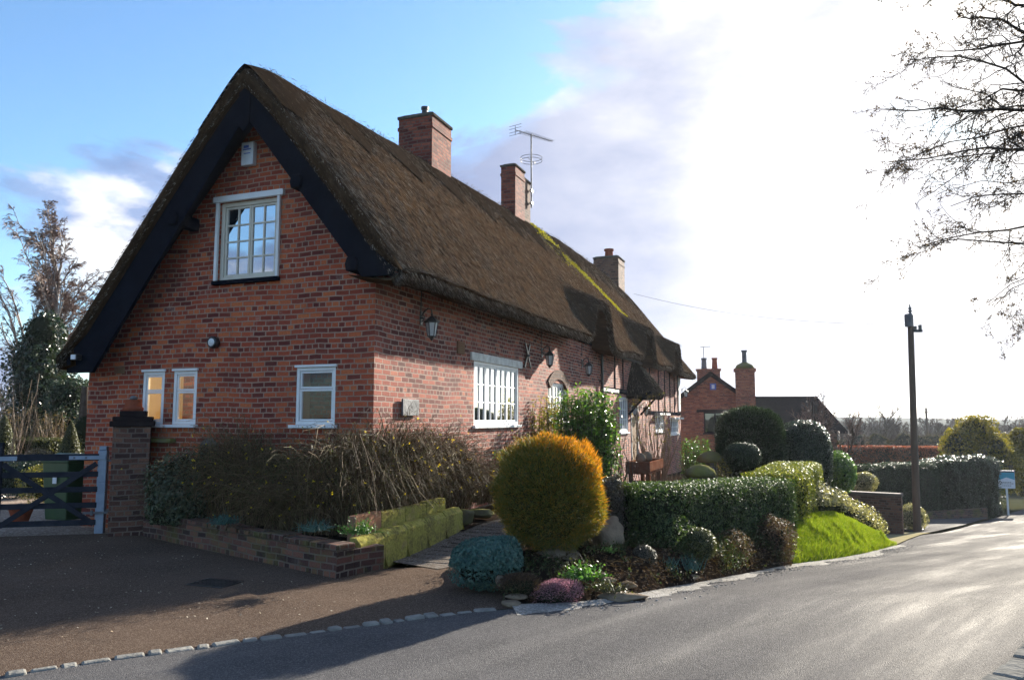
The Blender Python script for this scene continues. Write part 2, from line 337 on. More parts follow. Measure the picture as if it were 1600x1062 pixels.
M['gold_far'] = foliage('yellow_conifer_sprays', [(.07, .075, .01), (.15, .13, .012), (.26, .2, .02)], .4, .6, .3)
M['glossy'] = foliage('glossy_laurel_leaves', [(.03, .075, .014), (.07, .15, .026), (.13, .22, .04)], .4, .3, .6)
M['yel_leaf'] = foliage('yellow_green_leaves', [(.10, .10, .02), (.18, .17, .03), (.26, .2, .04)], .45, .35, .5)
M['ivy'] = foliage('ivy_leaves', [(.02, .035, .018), (.05, .075, .04), (.15, .17, .11), (.03, .05, .02)], .2, .4, .5)
M['blue_leaf'] = foliage('blue_green_leaves', [(.03, .075, .07), (.055, .13, .11), (.10, .19, .15)], .2, .55, .3, (1.2, 1.4, 1.1))
M['fresh'] = foliage('fresh_green_leaves', [(.03, .09, .015), (.07, .17, .03), (.11, .22, .05)], .35)
M['heather'] = foliage('heather_flowers', [(.05, .05, .03), (.20, .10, .12), (.38, .20, .25), (.55, .36, .38)], .3, .7, .2, (1.3, 1, 1.1))
M['box_ball'] = foliage('box_leaves', [(.035, .04, .014), (.07, .075, .025), (.12, .12, .04)], .3)
M['box_grey'] = foliage('grey_green_leaves', [(.03, .03, .024), (.055, .05, .04), (.08, .07, .055)], .25)
M['purple_leaf'] = foliage('reddish_brown_leaves', [(.035, .022, .02), (.075, .045, .035), (.12, .085, .06)], .3, .6, .2)
M['cream_leaf'] = foliage('cream_edged_leaves', [(.06, .07, .025), (.25, .23, .13), (.45, .40, .27)], .35)
M['beech'] = foliage('dry_beech_leaves', [(.16, .045, .02), (.27, .075, .03), (.36, .12, .05)], .35, .6, .3, (1.4, 1, .6))
M['jas'] = foliage('winter_stems', [(.03, .018, .012), (.08, .046, .026), (.145, .09, .05), (.24, .17, .095), (.085, .08, .025), (.05, .035, .018)], .1, .7, .12, (1.2, 1, .7))
M['jas_leaf'] = foliage('small_dark_leaves', [(.02, .03, .012), (.05, .06, .02), (.09, .085, .03), (.10, .06, .03)], .3, .5, .3)
M['flower'] = foliage('yellow_petals', [(.7, .5, .02), (.8, .62, .04)], .4, .5, .2, (1.1, 1.1, .5))
M['reed'] = foliage('dry_stem_leaves', [(.06, .05, .022), (.11, .085, .035), (.18, .13, .055)], .3, .6, .3, (1.2, 1.1, .7))
M['grass'] = foliage('lawn_blades', [(.10, .165, .016), (.17, .235, .022), (.26, .29, .04)], .42, .6, .2, (1.35, 1.35, .5))
M['litter'] = foliage('pale_glint_and_leaf_flecks', [(.3, .25, .17), (.5, .45, .36), (.2, .12, .06)], .1, .7, .2)
M['straw_loose'] = None

def mat_thatch(k=1.0, nm='weathered_thatch'):
    m, nt, b, out = newmat(nm); uv = nd(nt, 'ShaderNodeUVMap').outputs[0]
    a = nd(nt, 'ShaderNodeMapping', {'Vector': uv, 'Scale': (70, 5, 1)}); n1 = nd(nt, 'ShaderNodeTexNoise', {'Vector': a.outputs[0], 'Scale': 1, 'Detail': 5, 'Roughness': .7})
    a2 = nd(nt, 'ShaderNodeMapping', {'Vector': uv, 'Scale': (6, .55, 1)}); n2 = nd(nt, 'ShaderNodeTexNoise', {'Vector': a2.outputs[0], 'Scale': 1, 'Detail': 6, 'Roughness': .65})
    n3 = nd(nt, 'ShaderNodeTexNoise', {'Vector': uv, 'Scale': .55, 'Detail': 4})
    n4 = nd(nt, 'ShaderNodeTexNoise', {'Vector': uv, 'Scale': 60, 'Detail': 3, 'Roughness': .8})
    c = ramp(nt, n1.outputs[0], [(.28, (.012, .007, .004)), (.5, (.044, .025, .013)), (.72, (.10, .062, .034))]).outputs[0]
    c = mixc(nt, 1., c, ramp(nt, n2.outputs[0], [(.3, (.42, .40, .40)), (.5, (.9, .88, .85)), (.7, (1.5, 1.45, 1.38))]).outputs[0], 'MULTIPLY')
    c = mixc(nt, ramp(nt, n3.outputs[0], [(.4, g3(0)), (.65, g3(.45))]).outputs[0], c, (.06, .035, .02))
    c = mixc(nt, 1., c, (1.20 * k * (1 if k == 1 else .85), 1.28 * k, 1.40 * k * (1 if k == 1 else 1.25)), 'MULTIPLY')
    c = mixc(nt, ramp(nt, n4.outputs[0], [(.66, g3(0)), (.72, g3(.75))]).outputs[0], c, (.40, .36, .30))
    nt.links.new(c, b.inputs['Base Color']); b.inputs['Roughness'].default_value = .9; b.inputs['Specular IOR Level'].default_value = 0.0
    h = mathn(nt, 'ADD', mathn(nt, 'MULTIPLY', n1.outputs[0], .7), mathn(nt, 'MULTIPLY', n4.outputs[0], .5)); bump(nt, b, h, .9, .014); return m
M['thatch'] = mat_thatch(); M['thatch_ridge'] = mat_thatch(.40, 'dark_ridge_thatch')
M['straw'] = foliage('loose_straw_ends', [(.016, .012, .009), (.044, .032, .023), (.085, .065, .05), (.15, .12, .092), (.40, .36, .30)], .05, .9, 0., (1, 1, 1))
M['moss'] = foliage('bright_moss', [(.12, .12, .012), (.26, .24, .02), (.42, .38, .03)], .3, .8, .1)

def mat_tarmac(name, c1, c2, chips, rough, bdist, scale=150, spec=.006):
    m, nt, b, out = newmat(name); tc = nd(nt, 'ShaderNodeTexCoord'); v = tc.outputs['Object']
    vo = nd(nt, 'ShaderNodeTexVoronoi', {'Vector': v, 'Scale': scale}); big = nd(nt, 'ShaderNodeTexNoise', {'Vector': v, 'Scale': .8, 'Detail': 7, 'Roughness': .65})
    fn = nd(nt, 'ShaderNodeTexNoise', {'Vector': v, 'Scale': scale * .7, 'Detail': 4, 'Roughness': .8})
    c = mixc(nt, ramp(nt, big.outputs[0], [(.35, g3(0)), (.65, g3(1))]).outputs[0], c1, c2)
    sp = nd(nt, 'ShaderNodeSeparateColor', {0: vo.outputs['Color']})
    c = mixc(nt, ramp(nt, sp.outputs[0], [(.5, g3(0)), (.95, g3(.85))]).outputs[0], c, chips)
    nt.links.new(c, b.inputs['Base Color'])
    rr = ramp(nt, big.outputs[0], [(.35, g3(rough - .1)), (.65, g3(rough + .08))]); nt.links.new(rr.outputs[0], b.inputs['Roughness'])
    b.inputs['Specular IOR Level'].default_value = 0.0; b.inputs['Roughness'].default_value = 1
    h = mathn(nt, 'ADD', mathn(nt, 'MULTIPLY', vo.outputs['Distance'], -1.), mathn(nt, 'MULTIPLY', fn.outputs[0], .6)); bp = bump(nt, b, h, 1., bdist)
    st = nd(nt, 'ShaderNodeTexNoise', {'Vector': nd(nt, 'ShaderNodeMapping', {'Vector': v, 'Rotation': (0, 0, R(47)), 'Scale': (7.0, .85, 1)}, vector_type='TEXTURE').outputs[0], 'Scale': 1.3, 'Detail': 6, 'Roughness': .62})
    gl = nd(nt, 'ShaderNodeBsdfGlossy', {'Color': (1, .97, .93, 1), 'Roughness': rough, 'Normal': bp.outputs[0]})
    f = ramp(nt, st.outputs[0], [(.36, g3(spec * .5)), (.54, g3(spec)), (.70, g3(spec * 2.3))]).outputs[0]
    mx = nd(nt, 'ShaderNodeMixShader', {0: f, 1: b.outputs[0], 2: gl.outputs[0]}); nt.links.new(mx.outputs[0], out.inputs[0]); return m
M['road'] = mat_tarmac('road_asphalt', (.050, .048, .050), (.082, .078, .079), (.16, .152, .148), .5, .004, 150, spec=.02)
M['drive'] = mat_tarmac('brown_drive_tarmac', (.060, .040, .030), (.096, .066, .049), (.19, .145, .11), .75, .004, 150)
M['gravel'] = mat_tarmac('gravel', (.20, .15, .12), (.28, .21, .16), (.45, .38, .32), .85, .02, 38)
M['path'] = mat_tarmac('grey_path_setts', (.085, .068, .055), (.14, .115, .095), (.26, .235, .21), .6, .006, 70)
M['soil'] = plain('dark_soil', (.014, .010, .008), (.035, .025, .018), 6, .95, .04, 22)
M['turf'] = plain('turf', (.06, .13, .012), (.09, .17, .016), 5, .9, .03, 40)
M['field'] = plain('rough_grass', (.04, .045, .022), (.06, .058, .032), .4, .95, .05, 6)
M['pave'] = plain('pale_verge_paving', (.34, .29, .17), (.22, .2, .12), 3, .8, .01, 40)
def mat_kerb():
    return plain('granite_sett', (.27, .26, .235), (.13, .125, .115), 7, .8, .014, 24)
M['kerb'] = mat_kerb()
def mat_algae():
    m, nt, b, out = newmat('algae_green_sandstone'); v = nd(nt, 'ShaderNodeTexCoord').outputs['Object']
    n = nd(nt, 'ShaderNodeTexNoise', {'Vector': v, 'Scale': 3.5, 'Detail': 9, 'Roughness': .72}); n2 = nd(nt, 'ShaderNodeTexNoise', {'Vector': v, 'Scale': 28, 'Detail': 6, 'Roughness': .75})
    c = ramp(nt, n.outputs[0], [(.3, (.15, .11, .06)), (.43, (.27, .23, .075)), (.55, (.38, .34, .085)), (.7, (.31, .22, .12))]).outputs[0]
    c = mixc(nt, 1., c, ramp(nt, n2.outputs[0], [(.3, g3(.5)), (.6, g3(1.15))]).outputs[0], 'MULTIPLY'); nt.links.new(c, b.inputs['Base Color'])
    b.inputs['Roughness'].default_value = .95; b.inputs['Specular IOR Level'].default_value = 0; bump(nt, b, mathn(nt, 'ADD', n.outputs[0], mathn(nt, 'MULTIPLY', n2.outputs[0], .4)), .8, .010); return m
M['sandstone'] = mat_algae()
M['redstone'] = plain('red_sandstone', (.26, .12, .085), (.2, .14, .08), 3, .95, .012, 25)

# ------------------------------------------------------------------ polyline helpers
def resample(pts, n):
    pts = np.asarray(pts, float); d = np.r_[0, np.cumsum(np.linalg.norm(np.diff(pts, axis=0), axis=1))]
    t = np.linspace(0, d[-1], n); return np.stack([np.interp(t, d, pts[:, i]) for i in range(pts.shape[1])], 1)
def smooth_line(pts, n, k=2):
    p = resample(pts, n)
    for _ in range(k): p[1:-1] = (p[:-2] + 2 * p[1:-1] + p[2:]) / 4
    return p
def loft(A, B, rows, zf=None):
    t = np.linspace(0, 1, rows)[None, :, None]; V = A[:, None] * (1 - t) + B[:, None] * t
    if zf is not None: V[..., 2] += zf(V, t[..., 0])
    return V

# ------------------------------------------------------------------ ground, road, drive, gravel, path
def sstep(a, b, x): t = np.clip((x - a) / (b - a), 0, 1); return t * t * (3 - 2 * t)
def base_z(x, y):
    z = road_z(y) * sstep(-5, 1.2, x) - .06
    r = np.hypot(x, y); z = z * (1 - sstep(250, 900, r)) + sstep(200, 1400, r) * 4 * (1 + .5 * np.sin(np.arctan2(x, y) * 7) + .3 * np.sin(np.arctan2(x, y) * 17 + 1))
    return z
def build_ground():
    gx = np.sinh(np.linspace(-7.2, 7.2, 190)) * 1.6; gy = np.r_[-np.sinh(np.linspace(0.1, 6.6, 30))[::-1] * 2., np.sinh(np.linspace(0, 7.1, 190)) * 2.0]
    X_, Y_ = np.meshgrid(gx, gy, indexing='ij'); V = np.stack([X_, Y_, base_z(X_, Y_)], -1)
    structure(MB().grid(V).build('ground', M['field'], smooth=True))
build_ground()
KERB = [(-9.5, 1.2), (-6.2, 3.1), (-4.3, 4.3), (-3.18, 4.96), (-2.75, 5.27), (-2.23, 5.56), (-1.66, 5.87), (-1.01, 6.23), (-.42, 6.57), (0, 6.72)]
EDGE = [(0, 6.72), (.27, 6.76), (.55, 6.80), (.84, 6.93), (1.19, 7.30), (1.6, 7.89), (2.06, 8.46), (3.0, 9.71), (3.95, 11.04)]
LAWN_E = [(3.95, 11.04), (4.9, 12.05), (6.02, 13.45), (7.0, 14.9), (8.03, 16.42)]
FAR_E = [(8.03, 16.42), (9.7, 19.2), (11.73, 22.45), (14.84, 25.95), (20.41, 32.83), (26.6, 40.6), (36, 50), (50, 60)]
def zed(p, dz=0.): p = np.asarray(p, float); return np.c_[p[:, :2], road_z(p[:, 1]) + dz]
def build_road():
    left = smooth_line(np.array(KERB + EDGE[1:] + LAWN_E[1:] + FAR_E[1:]), 160, 1)
    t = np.gradient(left, axis=0); t /= np.linalg.norm(t, axis=1, keepdims=True); nrm = np.stack([t[:, 1], -t[:, 0]], 1)
    for _ in range(10): nrm[1:-1] = (nrm[:-2] + nrm[1:-1] + nrm[2:]) / 3
    wd = np.interp(np.arange(160), [0, 60, 100, 159], [3.0, 3.15, 4.4, 5.4])[:, None]
    right = left + nrm * wd; V = loft(np.c_[left, np.zeros(160)], np.c_[right, np.zeros(160)], 14)
    V[..., 2] = road_z(V[..., 1]) + .012 + .03 * np.sin(np.linspace(0, math.pi, 14))[None, :]
    structure(MB().grid(V).build('road', M['road'], smooth=True))
    # row of pale setts on the far kerb
    k = MB(); rr = np.random.default_rng(3); rp = smooth_line(right[12:120] + nrm[12:120] * .09, 220, 1)
    for i in range(0, 215):
        p = rp[i]; d = rp[i + 1] - rp[i]; a = math.atan2(d[1], d[0]); l = np.linalg.norm(d)
        Mx = Matrix.Translation((p[0], p[1], float(road_z(p[1])))) @ Matrix.Rotation(a + rr.normal() * .04, 4, 'Z')
        k.box((-l * .44, -.08, -.05), (l * .44, .08, .05 + rr.normal() * .006), Mx)
    structure(k.build('kerb', M['kerb'], bevel=.012))
    k = MB(); line = resample(smooth_line(np.array(KERB), 60, 2), 400); i = 0
    d = np.r_[0, np.cumsum(np.linalg.norm(np.diff(line, axis=0), axis=1))]; s = .1
    while s < d[-1] - .3:
        l = rr.uniform(.10, .22); c = np.array([np.interp(s + l / 2, d, line[:, j]) for j in (0, 1)]); e = np.array([np.interp(s + l / 2 + .05, d, line[:, j]) for j in (0, 1)])
        a = math.atan2(*(e - c)[::-1]); Mx = Matrix.Translation((c[0], c[1], 0)) @ Matrix.Rotation(a + rr.normal() * .07, 4, 'Z') @ Matrix.Rotation(rr.normal() * .04, 4, 'X')
        k.box((-l / 2 + .009, -.050 + rr.normal() * .009, -.06), (l / 2 - .009, .050 + rr.normal() * .009, .029 + rr.normal() * .008), Mx); s += l
    structure(k.build('kerb', M['kerb'], bevel=.018))
    side = resample(np.array([(12.4, 23.6), (15.6, 27.2), (19.6, 32.2)]), 12); bk = resample(np.array([(12.6, 27), (15.9, 31.5), (19.7, 33.8)]), 12)
    V = loft(np.c_[side, np.zeros(12)], np.c_[bk, np.zeros(12)], 6); V[..., 2] = road_z(V[..., 1]) + .03
    structure(MB().grid(V).build('side_road', M['road'], smooth=True))
    # verge with pale paving between the lawn tip and the pole
    a = resample(np.array([(8.03, 16.42), (9.7, 19.2), (11.73, 22.45), (12.6, 23.6)]), 14); b_ = resample(np.array([(7.6, 16.8), (8.6, 20.5), (10.4, 23.3), (12.0, 24.6)]), 14)
    V = loft(np.c_[a, np.zeros(14)], np.c_[b_, np.zeros(14)], 5); V[..., 2] = road_z(V[..., 1]) + .035
    structure(MB().grid(V).build('verge', M['pave'], smooth=True))
build_road()
PLF, PLN = np.array([-5.08, 10.77]), np.array([-1.77, 7.93])      # planter front face, far and near corners
def path_z(x): return .016 + .13 * float(sstep(-.7, 1.8, x)) - .55 * max((x - 1) / 16, 0) ** 1.2
def build_drive():
    poly = [(x, y, .010) for x, y in smooth_line(np.array(KERB), 40, 2)] + [(-.06, 7.2, .010), (-.42, 8.15, .010), (-.52, 8.6, .010), (-1.50, 8.42, .010), (-1.77, 7.93, .010), (-5.08, 10.77, .010), (-5.7, 11.0, .010), (-12, 9.6, .010), (-22, 7, .010), (-22, 1, .010)]
    structure(MB().ngon(poly).build('driveway', M['drive']))
    poly = [(-5.6, 11.04, .004), (-5.0, 10.9, .004), (-4.4, 11.2, .004), (-6.6, 12.6, .004), (-6.6, 40, .004), (-40, 40, .004), (-40, 5, .004), (-12, 9.64, .004)]
    structure(MB().ngon(poly).build('gravel_yard', M['gravel']))
    a = np.array([W(x, -.80, path_z(x)) for x in np.linspace(-.85, 17, 60)]); b_ = np.array([W(x, -1.75 + .35 * (1 - sstep(-1.6, .2, x)), path_z(x)) for x in np.linspace(-1.05, 17, 60)])
    structure(MB().grid(loft(a, b_, 6)).build('path', M['path'], smooth=True))
    rr = np.random.default_rng(8); g = MB()
    for i in range(3, 40):                                           # the path's raised sett courses
        x = -1.3 + i * .21; z = path_z(x)
        g.bar(W(x, -.93, z), W(x + .03, -1.62, z), .185, .012)
    structure(g.build('path_setts', M['path'], bevel=.01))
build_drive()
def build_road_wear():
    r = np.random.default_rng(33)
    e = smooth_line(np.array(EDGE + LAWN_E[1:]), 240, 1); t = np.gradient(e, axis=0); t /= np.linalg.norm(t, axis=1, keepdims=True); nr = np.stack([t[:, 1], -t[:, 0]], 1); u = np.linspace(0, 40, 240)
    w = np.clip(.20 + .34 * fbm(u * .35, u * 0 + 3, 34) + .10 * fbm(u * 2, u * 0 + 9, 35), .03, .8)[:, None]
    V = loft(np.c_[e - nr * .05, np.zeros(240)], np.c_[e + nr * w, np.zeros(240)], 5); V[..., 2] = road_z(V[..., 1]) + .0215 + .004 * np.array([2, 2, 1, .4, 0])[None]
    structure(MB().grid(V).build('road_edge', M['grit'], smooth=True))
    k = MB()
    for _ in range(900):
        i = r.integers(0, 239); d = abs(r.normal()) * .35 + float(w[i, 0]) * .4; p = e[i] + nr[i] * d; q = r.uniform(.004, .013)
        k.lathe([(q, 0), (q * .9, q * .7), (q * .3, q)], (p[0], p[1], float(road_z(p[1])) + .014 + .03 * min(1, d / 3)), 5)
    tag(k.build('grit', M['grit']), 'loose pale grit scattered along the edge of the lane', 'grit', kind='stuff')
M['grit'] = mat_tarmac('pale_grit', (.17, .16, .145), (.27, .255, .235), (.42, .40, .37), .5, .008, 70, spec=.02)
build_road_wear()
BANK = [(-.52, 8.6, .12), (.1, 8.9, .2), (1.2, 8.75, .16), (2.2, 9.75, .08), (3.2, 11.1, -.08), (4.3, 12.3, -.06)]
LAWN_T = [(4.3, 12.3, -.06), (4.95, 13.1, .03), (5.75, 14.0, -.05), (6.5, 14.8, -.3), (7.3, 15.6, -.66), (8.0, 16.5, -1.02)]
def build_garden():
    A = zed(smooth_line(np.array(EDGE), 60, 1)); A[0] = (0, 6.72, 0); A[:, 2] -= .03; B = resample(np.array(BANK), 60)
    A[:6, :2] += (np.array([-.02, .05])); 
    V = loft(A, B, 26, lambda V, t: .16 * np.sin(math.pi * np.clip(t, 0, 1)) ** .8 + .10 * fbm(V[..., 0] * 2.3 + 9, V[..., 1] * 2.3, 5) * np.sin(math.pi * t) ** .5)
    structure(MB().grid(V).build('soil_bed', M['soil'], smooth=True))
    out = resample(np.array(BANK + [(5.6, 15.0, -.12), (6.9, 17.6, -.3), (9.6, 23.4, -.7), (12.5, 30, -1.3)]), 60)
    inn = np.array([W(s, -1.70, path_z(s) - .012 if s < 16 else -.45 - .02 * (s - 16)) for s in np.linspace(-.9, 27, 60)])
    sa = np.linspace(.9, 27, 50); structure(MB().grid(loft(np.array([W(s, -.01, path_z(s) + .05 if s < 16 else -.42 - .02 * (s - 16)) for s in sa]), np.array([W(s, -.86 if s < 16 else -1.75, path_z(s) + .012 if s < 16 else -.44 - .02 * (s - 16)) for s in sa]), 4)).build('wall_border', M['soil']))
    structure(MB().grid(loft(inn, out, 10)).build('garden_soil', M['soil'], smooth=True))
    A = zed(smooth_line(np.array(LAWN_E), 50, 1), .0); B = resample(np.array(LAWN_T), 50)
    V = loft(A, B, 18, lambda V, t: .10 * np.sin(math.pi * t) * np.interp(np.linspace(0, 1, 50), [0, .3, .8, 1], [.7, 1, .6, 0])[:, None] + .03 * fbm(V[..., 0] * 2, V[..., 1] * 2, 3))
    V[:, 0, 2] -= .06
    structure(MB().grid(V).build('lawn_bank', M['turf'], smooth=True))
    n = 60000; i = RNG.uniform(0, 48.99, n); j = RNG.uniform(0, 16.99, n); i0, j0 = i.astype(int), j.astype(int); fi, fj = (i - i0)[:, None], (j - j0)[:, None]
    P = (V[i0, j0] * (1 - fi) + V[i0 + 1, j0] * fi) * (1 - fj) + (V[i0, j0 + 1] * (1 - fi) + V[i0 + 1, j0 + 1] * fi) * fj
    D = RNG.normal(size=(n, 3)) * .35 + np.array([0, 0, 1.]); tall = (fj[:, 0] + j0 < 3.2 + 2.5 * fbm(i * .5, i * 0, 77))
    tall |= fbm(P[:, 0] * 3, P[:, 1] * 3, 78) > .33
    tag(MB().blades(P - np.array([0, 0, .01]), D, RNG.uniform(.025, .055, n) * (1 + 1.3 * tall * RNG.random(n)), .0045).build('grass', M['grass']), 'short bright green grass on the sloping roadside bank', 'grass', kind='stuff')
build_garden()

# ------------------------------------------------------------------ the thatched cottage (cottage axes: x along the front, y along the gable, z up)
LEN, GW, YR = 25.3, 5.0, 1.88
DORM = [9.6, 15.5, 20.9]
cot = thing('thatched_cottage', 'long red brick cottage with brown thatched roof and black gable boards', 'cottage', P0, HA)
def wall_panel(mb, to3, us, top, holes, z0=-.3, depth=.09, inward=1):
    """a wall in (u, z) with openings cut and their reveals; top(u) gives the height, us the corner positions of its outline"""
    cuts = sorted(set([round(u, 4) for u in us] + [round(h[i], 4) for h in holes for i in (0, 1)]))
    for a, b in zip(cuts[:-1], cuts[1:]):
        if b - a < 1e-4: continue
        m = (a + b) / 2; hs = sorted([h for h in holes if h[0] < m < h[1]], key=lambda h: h[2]); lo = (z0, z0)
        for h in hs:
            mb.add([to3(a, lo[0], 0), to3(b, lo[1], 0), to3(b, h[2], 0), to3(a, h[2], 0)], [(0, 1, 2, 3)]); lo = (h[3], h[3])
        mb.add([to3(a, lo[0], 0), to3(b, lo[1], 0), to3(b, top(b), 0), to3(a, top(a), 0)], [(0, 1, 2, 3)])
    for a, b, c, d in holes:
        for p, q in (((a, c), (b, c)), ((b, c), (b, d)), ((b, d), (a, d)), ((a, d), (a, c))):
            mb.add([to3(*p, 0), to3(*q, 0), to3(*q, depth), to3(*p, depth)], [(0, 1, 2, 3)])
UPW = (1.58, 2.60, 3.56, 4.70)                     # (y0, y1, z0, z1) openings
LOW = [(3.50, 3.91, 1.53, 2.29), (2.90, 3.33, 1.53, 2.29), (.58, 1.20, 1.53, 2.29)]
FW = [(3.17, 5.30, 1.50, 2.58), (7.10, 8.55, 1.55, 2.40), (13.75, 14.9, 1.22, 2.27), (15.3, 16.35, .0, 2.05), (19.4, 21.2, 1.15, 1.75), (22.6, 24.6, 1.0, 1.6)]
wb = MB()
gp = ([0, 1.88, GW], [3.62, 5.98, 2.42])
wall_panel(wb, lambda u, z, d: (d, u, z), [0, 1.88, GW], lambda u: float(np.interp(u, *gp)), [UPW] + LOW)
wf = MB(); wall_panel(wf, lambda u, z, d: (u, d, z), [0, LEN], lambda u: 3.62, FW, z0=-2.6)
wb.add([(LEN, 0, -2.6), (LEN, GW, -2.6), (LEN, GW, 2.4), (LEN, 2, 5.9), (LEN, 0, 3.6)], [(0, 1, 2, 4)], [(2, 3, 4)])
wb.add([(0, GW, -.3), (LEN, GW, -.3), (LEN, GW, 2.4), (0, GW, 2.4)], [(3, 2, 1, 0)])
wb.build('wall', M['brick'], cot, box_uv=True); wf.build('wall', M['brick_front'], cot, box_uv=True)

# roof
def ridge_z(s): return np.interp(s, [-.6, 0, 4, 7, 10, 14, 18, 21, 23, 24], [6.58, 6.66, 6.82, 6.96, 7.08, 7.22, 7.22, 7.10, 6.98, 6.9])
def smin(a, b, k): h = np.clip(.5 + .5 * (b - a) / k, 0, 1); return b * (1 - h) + a * h - k * h * (1 - h)
def smax(a, b, k): return -smin(-a, -b, k)
YE, YB = -.64, 5.10
def roof_z(s, y):
    """outer thatch surface"""
    s = np.asarray(s, float); y = np.asarray(y, float); zr = ridge_z(s)
    t = np.clip((YR - y) / (YR - YE), 0, 1); f = zr + (3.50 - zr) * t + .07 * np.sin(math.pi * t)
    tb = np.clip((y - YR) / (YB - YR), 0, 1); b = zr + (2.60 - zr) * tb + .06 * np.sin(math.pi * tb)
    z = np.where(y <= YR, f, b); z = z - .10 * np.exp(-np.abs(y - YR) / .13)
    hip = 3.45 + (26.0 - s) * 1.32; z = smin(z, hip, .5)
    for i, sdm in enumerate(DORM):
        m = np.exp(-(np.abs(s - sdm) / (.76 + .12 * t)) ** 5.0) * (y < YR)
        zd = 4.46 + .5 * (y - YE); lift = np.maximum(smax(z, zd, .18) - z, 0) * sstep(.30, .6, t)
        z = z + m * lift
        z = z - .09 * np.exp(-((s - sdm - 1.9) / 1.0) ** 2) * t ** 6 * (y < YR) * (i < 2)
    z = z + .045 * fbm(s * .7, y * .8, 21) + .0025 * fbm(s * 7, y * 2.5, 22, 2) - .08 * np.exp(-np.maximum(s + .42, 0) / .38)
    return z
def build_roof():
    srow = np.r_[np.arange(-.42, 25.9, .065), 25.9]
    yf = np.r_[YR - np.linspace(0, 1, 52) ** .9 * (YR - YE)]; yb = np.linspace(YR, YB, 34)[1:]
    ys = np.r_[yf[::-1], yb]; S, Y = np.meshgrid(srow, ys, indexing='ij'); Z = roof_z(S, Y)
    def ring(srows, Yv, Zv, off):
        """outer profile shifted down by off and closed underneath: front lip and back lip"""
        S2 = np.repeat(np.asarray(srows)[:, None], len(ys), 1); edge = 1 - np.clip(np.minimum((Yv - YE) / .5, (YB - Yv) / .5), 0, 1) ** .7
        return np.stack([S2, Yv, Zv - off * (1 - .95 * edge)], -1)
    rows = [ring([s_], Y[:1], Z[:1], o) for s_, o in ((.02, .34), (-.36, .34), (-.44, .29), (-.475, .2), (-.485, .12), (-.465, .05))]
    V = np.concatenate(rows + [np.stack([S, Y, Z], -1)]); k = len(rows)
    ze = V[:, 0, 2]; zb = V[:, -1, 2]; sx = V[:, 0, 0]; rg = np.random.default_rng(4); jit = rg.normal(size=len(sx)) * .012
    front = [np.stack([sx, np.full_like(sx, y), ze + dz + jit * a], -1)[:, None] for y, dz, a in ((.10, -.02, 0), (-.25, -.08, .5), (-.46, -.11, 1), (-.56, -.10, 1), (-.605, -.055, 1), (-.64, 0, 0))]
    back = [np.stack([sx, np.full_like(sx, y), zb + dz], -1)[:, None] for y, dz in ((YB + .01, -.08), (YB - .05, -.18), (YB - .3, -.12), (4.9, .2))]
    V = np.concatenate(front + [V] + back, 1)
    V[k:, 6:-4, 2] += np.random.default_rng(5).normal(size=V[k:, 6:-4, 2].shape) * .0012
    uvv = np.concatenate([[0], np.cumsum(np.linalg.norm(np.diff(V[60], axis=0), axis=1))]); uv = np.stack([V[..., 0], np.broadcast_to(uvv, V.shape[:2])], -1).reshape(-1, 2)
    uv = uv.reshape(V.shape[0], V.shape[1], 2); nfr = len(front); cuts = ((0, nfr + 1), (nfr, V.shape[1]))
    roof = MB(); uvs = []
    for a_, b_ in cuts: roof.grid(V[:, a_:b_][:, ::-1]); uvs.append(uv[:, a_:b_][:, ::-1].reshape(-1, 2))
    o = roof.build('thatch_roof', M['thatch'], cot, smooth=True, uv=np.concatenate(uvs))
    # far hipped end closes with the last row's face
    # loose straw ends lying on the slope, dense towards the eave, part of the thatch's own pattern
    n = 95000; s = -.4 + 26.1 * RNG.random(n) ** 1.7; t = RNG.random(n) ** .8; y = YR - t * (YR - YE); keep = s < 25.7; s, y, t = s[keep], y[keep], t[keep]; n = len(s)
    z = roof_z(s, y); z2 = roof_z(s, y - .05); D = np.stack([RNG.normal(size=n) * .005, np.full(n, -.05), z2 - z + np.abs(RNG.normal(size=n)) * .006 + .003], 1)
    mb = MB().blades(np.stack([s, y, z - .004], 1), D, RNG.uniform(.05, .16, n), RNG.uniform(.0015, .004, n))
    n = 26000; s = -.45 + 26.2 * RNG.random(n) ** 1.6; z = roof_z(s, np.full(n, YE)); yy = RNG.uniform(-.62, -.48, n)      # trimmed eave
    mb.blades(np.stack([s, yy, z - .02 - (yy + .62) * .6], 1), np.stack([RNG.normal(size=n) * .15, np.full(n, -.55), -np.full(n, .85)], 1), RNG.uniform(.05, .13, n), RNG.uniform(.003, .007, n))
    n = 4500; y = RNG.uniform(YE, YB, n); z = roof_z(np.full(n, -.4), y)                                               # verge
    mb.blades(np.stack([np.full(n, -.46), y, z - RNG.uniform(0, .3, n)], 1), np.stack([-np.abs(RNG.normal(size=n)) * .5 - .1, np.sign(YR - y) * -.6, -np.full(n, .8)], 1), RNG.uniform(.02, .055, n), RNG.uniform(.003, .006, n))
    n = 9000; s = -.42 + 24.3 * RNG.random(n); y = YR - .75 * RNG.random(n) ** .8; D = np.stack([RNG.normal(size=n) * .006, np.full(n, -.05), roof_z(s, y - .05) - roof_z(s, y) + .004], 1); mb.blades(np.stack([s, y, roof_z(s, y) + .05 - .03 * (YR - y)], 1), D, RNG.uniform(.05, .14, n), RNG.uniform(.002, .004, n))
    n = 1500; s = -.45 + 24.5 * RNG.random(n); z = roof_z(s, np.full(n, YR)) + .09
    mb.blades(np.stack([s, YR + RNG.normal(size=n) * .05, z - .03], 1), RNG.normal(size=(n, 3)) * [1, .6, .35] + [0, 0, .2], RNG.uniform(.03, .09, n), RNG.uniform(.003, .006, n))
    mb.build('straw', M['straw'], o)
